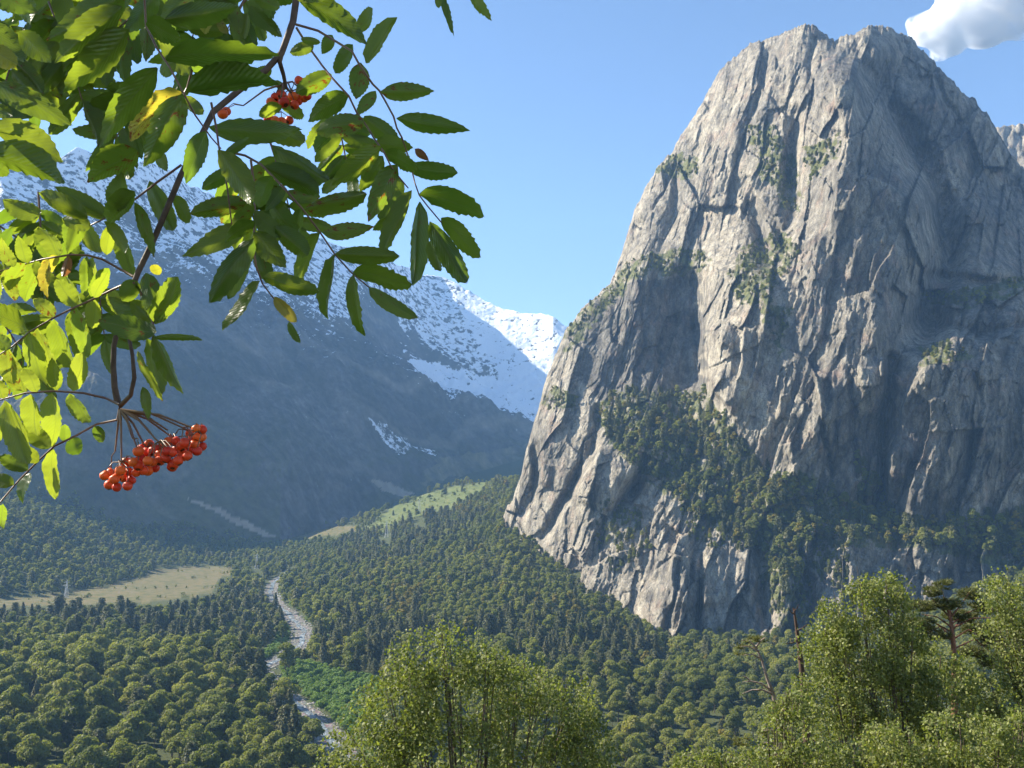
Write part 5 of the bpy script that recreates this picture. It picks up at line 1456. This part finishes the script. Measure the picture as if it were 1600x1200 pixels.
near_pine('pine_tree', (g0[0], Yp), [(1455, 925, 16, 8, Yp), (1475, 915, 14, 8, Yp), (1440, 948, 22, 9, Yp), (1480, 945, 26, 9, Yp), (1515, 930, 20, 9, Yp + .5), (1535, 950, 20, 9, Yp + .4), (1500, 965, 26, 9, Yp + .5), (1435, 975, 24, 10, Yp), (1460, 992, 24, 9, Yp),
          (1530, 985, 26, 11, Yp + 1), (1550, 1005, 22, 10, Yp + 1), (1555, 1035, 26, 12, Yp + 1), (1520, 1020, 20, 10, Yp + 1), (1425, 1000, 18, 8, Yp)], 26000, 351, lm,
          'dark pine with layered flat sprays and reddish bark between the two right birches', m_redbark)
Yd = 29.0
lm = [limb([(1275, 1560, Yd), (1262, 1200, Yd), (1258, 1100, Yd), (1251, 1030, Yd), (1246, 990, Yd), (1240, 950, Yd)], 0.15, 0.03, 8)]
for (u0, v0, u1, v1) in [(1241, 960, 1232, 950), (1244, 985, 1262, 975), (1246, 1000, 1230, 1005), (1250, 1030, 1236, 1022), (1254, 1060, 1240, 1052), (1257, 1090, 1280, 1076), (1258, 1120, 1228, 1108), (1260, 1140, 1284, 1158), (1260, 1150, 1290, 1165), (1262, 1165, 1236, 1150), (1241, 955, 1248, 944), (1249, 1015, 1264, 1006), (1256, 1075, 1270, 1062)]:
    lm.append(limb([(u0, v0, Yd), ((u0 + u1) / 2, (v0 + v1) / 2 + 2, Yd - .2), (u1, v1, Yd - .3)], 0.03, 0.008, 4))
g0 = P(1270, 1400, Yd)
near_pine('dead_pine', (g0[0], Yd), None, 0, 361, lm, 'bare dead reddish brown pine trunk with broken stubs left of the tall birch', m_deadbark, False)
Ys_ = 27.0
lm = [limb([(1228, 1540, Ys_), (1224, 1200, Ys_), (1222, 1165, Ys_), (1216, 1120, Ys_), (1208, 1085, Ys_), (1198, 1058, Ys_), (1190, 1030, Ys_), (1181, 1012, Ys_)], 0.10, 0.02, 7)]
for pl in ([(1206, 1080), (1190, 1068), (1172, 1064), (1160, 1066)], [(1208, 1085), (1192, 1078), (1175, 1078), (1160, 1084)], [(1186, 1018), (1170, 1010), (1152, 1010)], [(1183, 1014), (1172, 1002), (1158, 1000)], [(1190, 1030), (1176, 1022), (1160, 1024)], [(1222, 1165), (1205, 1160), (1190, 1162), (1175, 1170)],
           [(1223, 1172), (1240, 1168), (1256, 1172)], [(1220, 1150), (1205, 1140), (1192, 1142)], [(1180, 1012), (1190, 1000), (1196, 996)], [(1172, 1064), (1166, 1058), (1160, 1056)]):
    lm.append(limb([(u, v, Ys_ - 0.1 * q) for q, (u, v) in enumerate(pl)], 0.035, 0.008, 4))
g0 = P(1226, 1400, Ys_)
near_pine('dying_pine', (g0[0], Ys_), [(1168, 1004, 22, 6, Ys_), (1150, 1012, 14, 5, Ys_), (1188, 1002, 12, 5, Ys_), (1160, 1026, 12, 5, Ys_), (1200, 1150, 20, 8, Ys_), (1160, 1160, 18, 7, Ys_)], 900, 371, lm,
          'crooked bleached pine with a few reddish twigs at the end of its bare limbs', m_dead)

# ------------------------------------------------------------------ cloud, high above the haze
import bmesh
bm = bmesh.new()
cu_, cvv, cY_ = 1560, 10, 7600.0
c0 = np.array([float(q) for q in P(cu_, cvv, cY_)])
for (du, dv, r_) in ((0, 0, 62), (-60, 14, 44), (-105, 34, 32), (-75, 52, 30), (50, -18, 60), (-45, -18, 46), (100, -30, 60), (-20, 30, 40), (150, -50, 55), (20, -50, 60), (-128, 26, 16), (-90, 72, 16), (40, 26, 30)):
    p_ = np.array([float(q) for q in P(cu_ + du, cvv + dv, cY_)]) - c0
    mt = Matrix.Translation(Vector(p_)) @ Matrix.Diagonal((1, 1.1, 0.75, 1)) 
    bmesh.ops.create_icosphere(bm, subdivisions=3, radius=r_ / F_PX * cY_ * 1.15, matrix=mt)
me = bpy.data.meshes.new('cloud'); bm.to_mesh(me); bm.free()
cl = obj('cloud', me, kind='structure', label='white cloud in the upper right corner of the sky', cat='cloud', loc=tuple(c0))
rm = cl.modifiers.new('skin', 'REMESH'); rm.mode = 'VOXEL'; rm.voxel_size = 30.0
m_cl, nt, out = new_mat('cloud_vapour')
b = NT(nt); tc = b.n('ShaderNodeTexCoord').outputs['Object']
n = b.noise(tc, 0.0045, 6, 0.6)
dn = b.math('MULTIPLY', b.math('MAXIMUM', b.math('SUBTRACT', n, 0.43), 0.0), 0.16)
pv = nt.nodes.new('ShaderNodeVolumePrincipled'); pv.inputs['Color'].default_value = (1, 1, 1, 1); pv.inputs['Anisotropy'].default_value = 0.2
b.l(dn, pv.inputs['Density']); b.l(pv.outputs[0], out.inputs['Volume'])
me.materials.append(m_cl)
# ------------------------------------------------------------------ power pylons along the valley
m_steel, nt, out = new_mat('galvanised_steel')
b = NT(nt); bs = b.bsdf((0.55, 0.56, 0.57), 0.5, 0.4); b.l(bs.outputs[0], out.inputs[0])
def pylon(u, v, Y, H, label):
    x, y, z = [float(q) for q in P(u, v, Y)]
    z = float(ground_z(x, y)[0])
    e = bpy.data.objects.new('power_pylon', None); COL.objects.link(e)
    e.location = (x, y, z); e['label'] = label; e['category'] = 'pylon'; e['group'] = 'power pylons in the valley'
    w = H * 0.10; parts = []
    for sx_ in (-1, 1):
        for sy_ in (-1, 1):
            parts.append(tube([(sx_ * w, sy_ * w, -0.5), (sx_ * w * 0.3, sy_ * w * 0.3, H * 0.65), (0.05 * sx_, 0.05 * sy_, H)], [0.22, 0.2, 0.15], 4))
    for k in range(6):
        a0 = k / 6 * 0.65; a1 = (k + 1) / 6 * 0.65
        w0 = w * (1 - 0.7 * a0 / 0.65); w1 = w * (1 - 0.7 * a1 / 0.65)
        for s_ in (-1, 1):
            parts.append(tube([(-s_ * w0, -w0, H * a0), (s_ * w1, -w1, H * a1)], [0.1, 0.1], 3))
            parts.append(tube([(-w0, -s_ * w0, H * a0), (-w1, s_ * w1, H * a1)], [0.1, 0.1], 3))
    V, F = merge(parts); obj('mast', mesh_from_np('mast', V, F, m_steel), e)
    for hz_, L_ in ((0.68, 0.22), (0.84, 0.16)):
        V, F = merge([tube([(-H * L_, 0, H * hz_), (0, 0, H * (hz_ + 0.03)), (H * L_, 0, H * hz_)], [0.1, 0.22, 0.1], 4)])
        obj('crossarm', mesh_from_np('crossarm', V, F, m_steel), e)
pylon(401, 893, 1330, 21, 'pale power pylon standing at the far end of the dry meadow near the river')
pylon(104, 925, 1010, 19, 'power pylon at the edge of the dry meadow far on the left')
pylon(604, 838, 1420, 24, 'tallest looking power pylon standing below the grassy hill')
pylon(655, 815, 1560, 22, 'distant power pylon on the flank of the grassy hill')
# ------------------------------------------------------------------ air
def box_mesh(name, x0, x1, y0, y1, z0, z1):
    v = [(x, y, z) for z in (z0, z1) for y in (y0, y1) for x in (x0, x1)]
    f = [(0, 2, 3, 1), (4, 5, 7, 6), (0, 1, 5, 4), (2, 6, 7, 3), (0, 4, 6, 2), (1, 3, 7, 5)]
    me = bpy.data.meshes.new(name); me.from_pydata(v, [], f); return me
m_haze, nt, out = new_mat('air')
pv = nt.nodes.new('ShaderNodeVolumePrincipled')
pv.inputs['Color'].default_value = (0.30, 0.57, 1.0, 1)
pv.inputs['Density'].default_value = HAZE
pv.inputs['Anisotropy'].default_value = 0.1
nt.links.new(pv.outputs[0], out.inputs['Volume'])
me = box_mesh('haze', -6900, 6900, -40, 5450, -60, 1650)
me.materials.append(m_haze)
obj('haze', me, kind='stuff', label='thin blue air between the camera and the mountains', cat='haze')
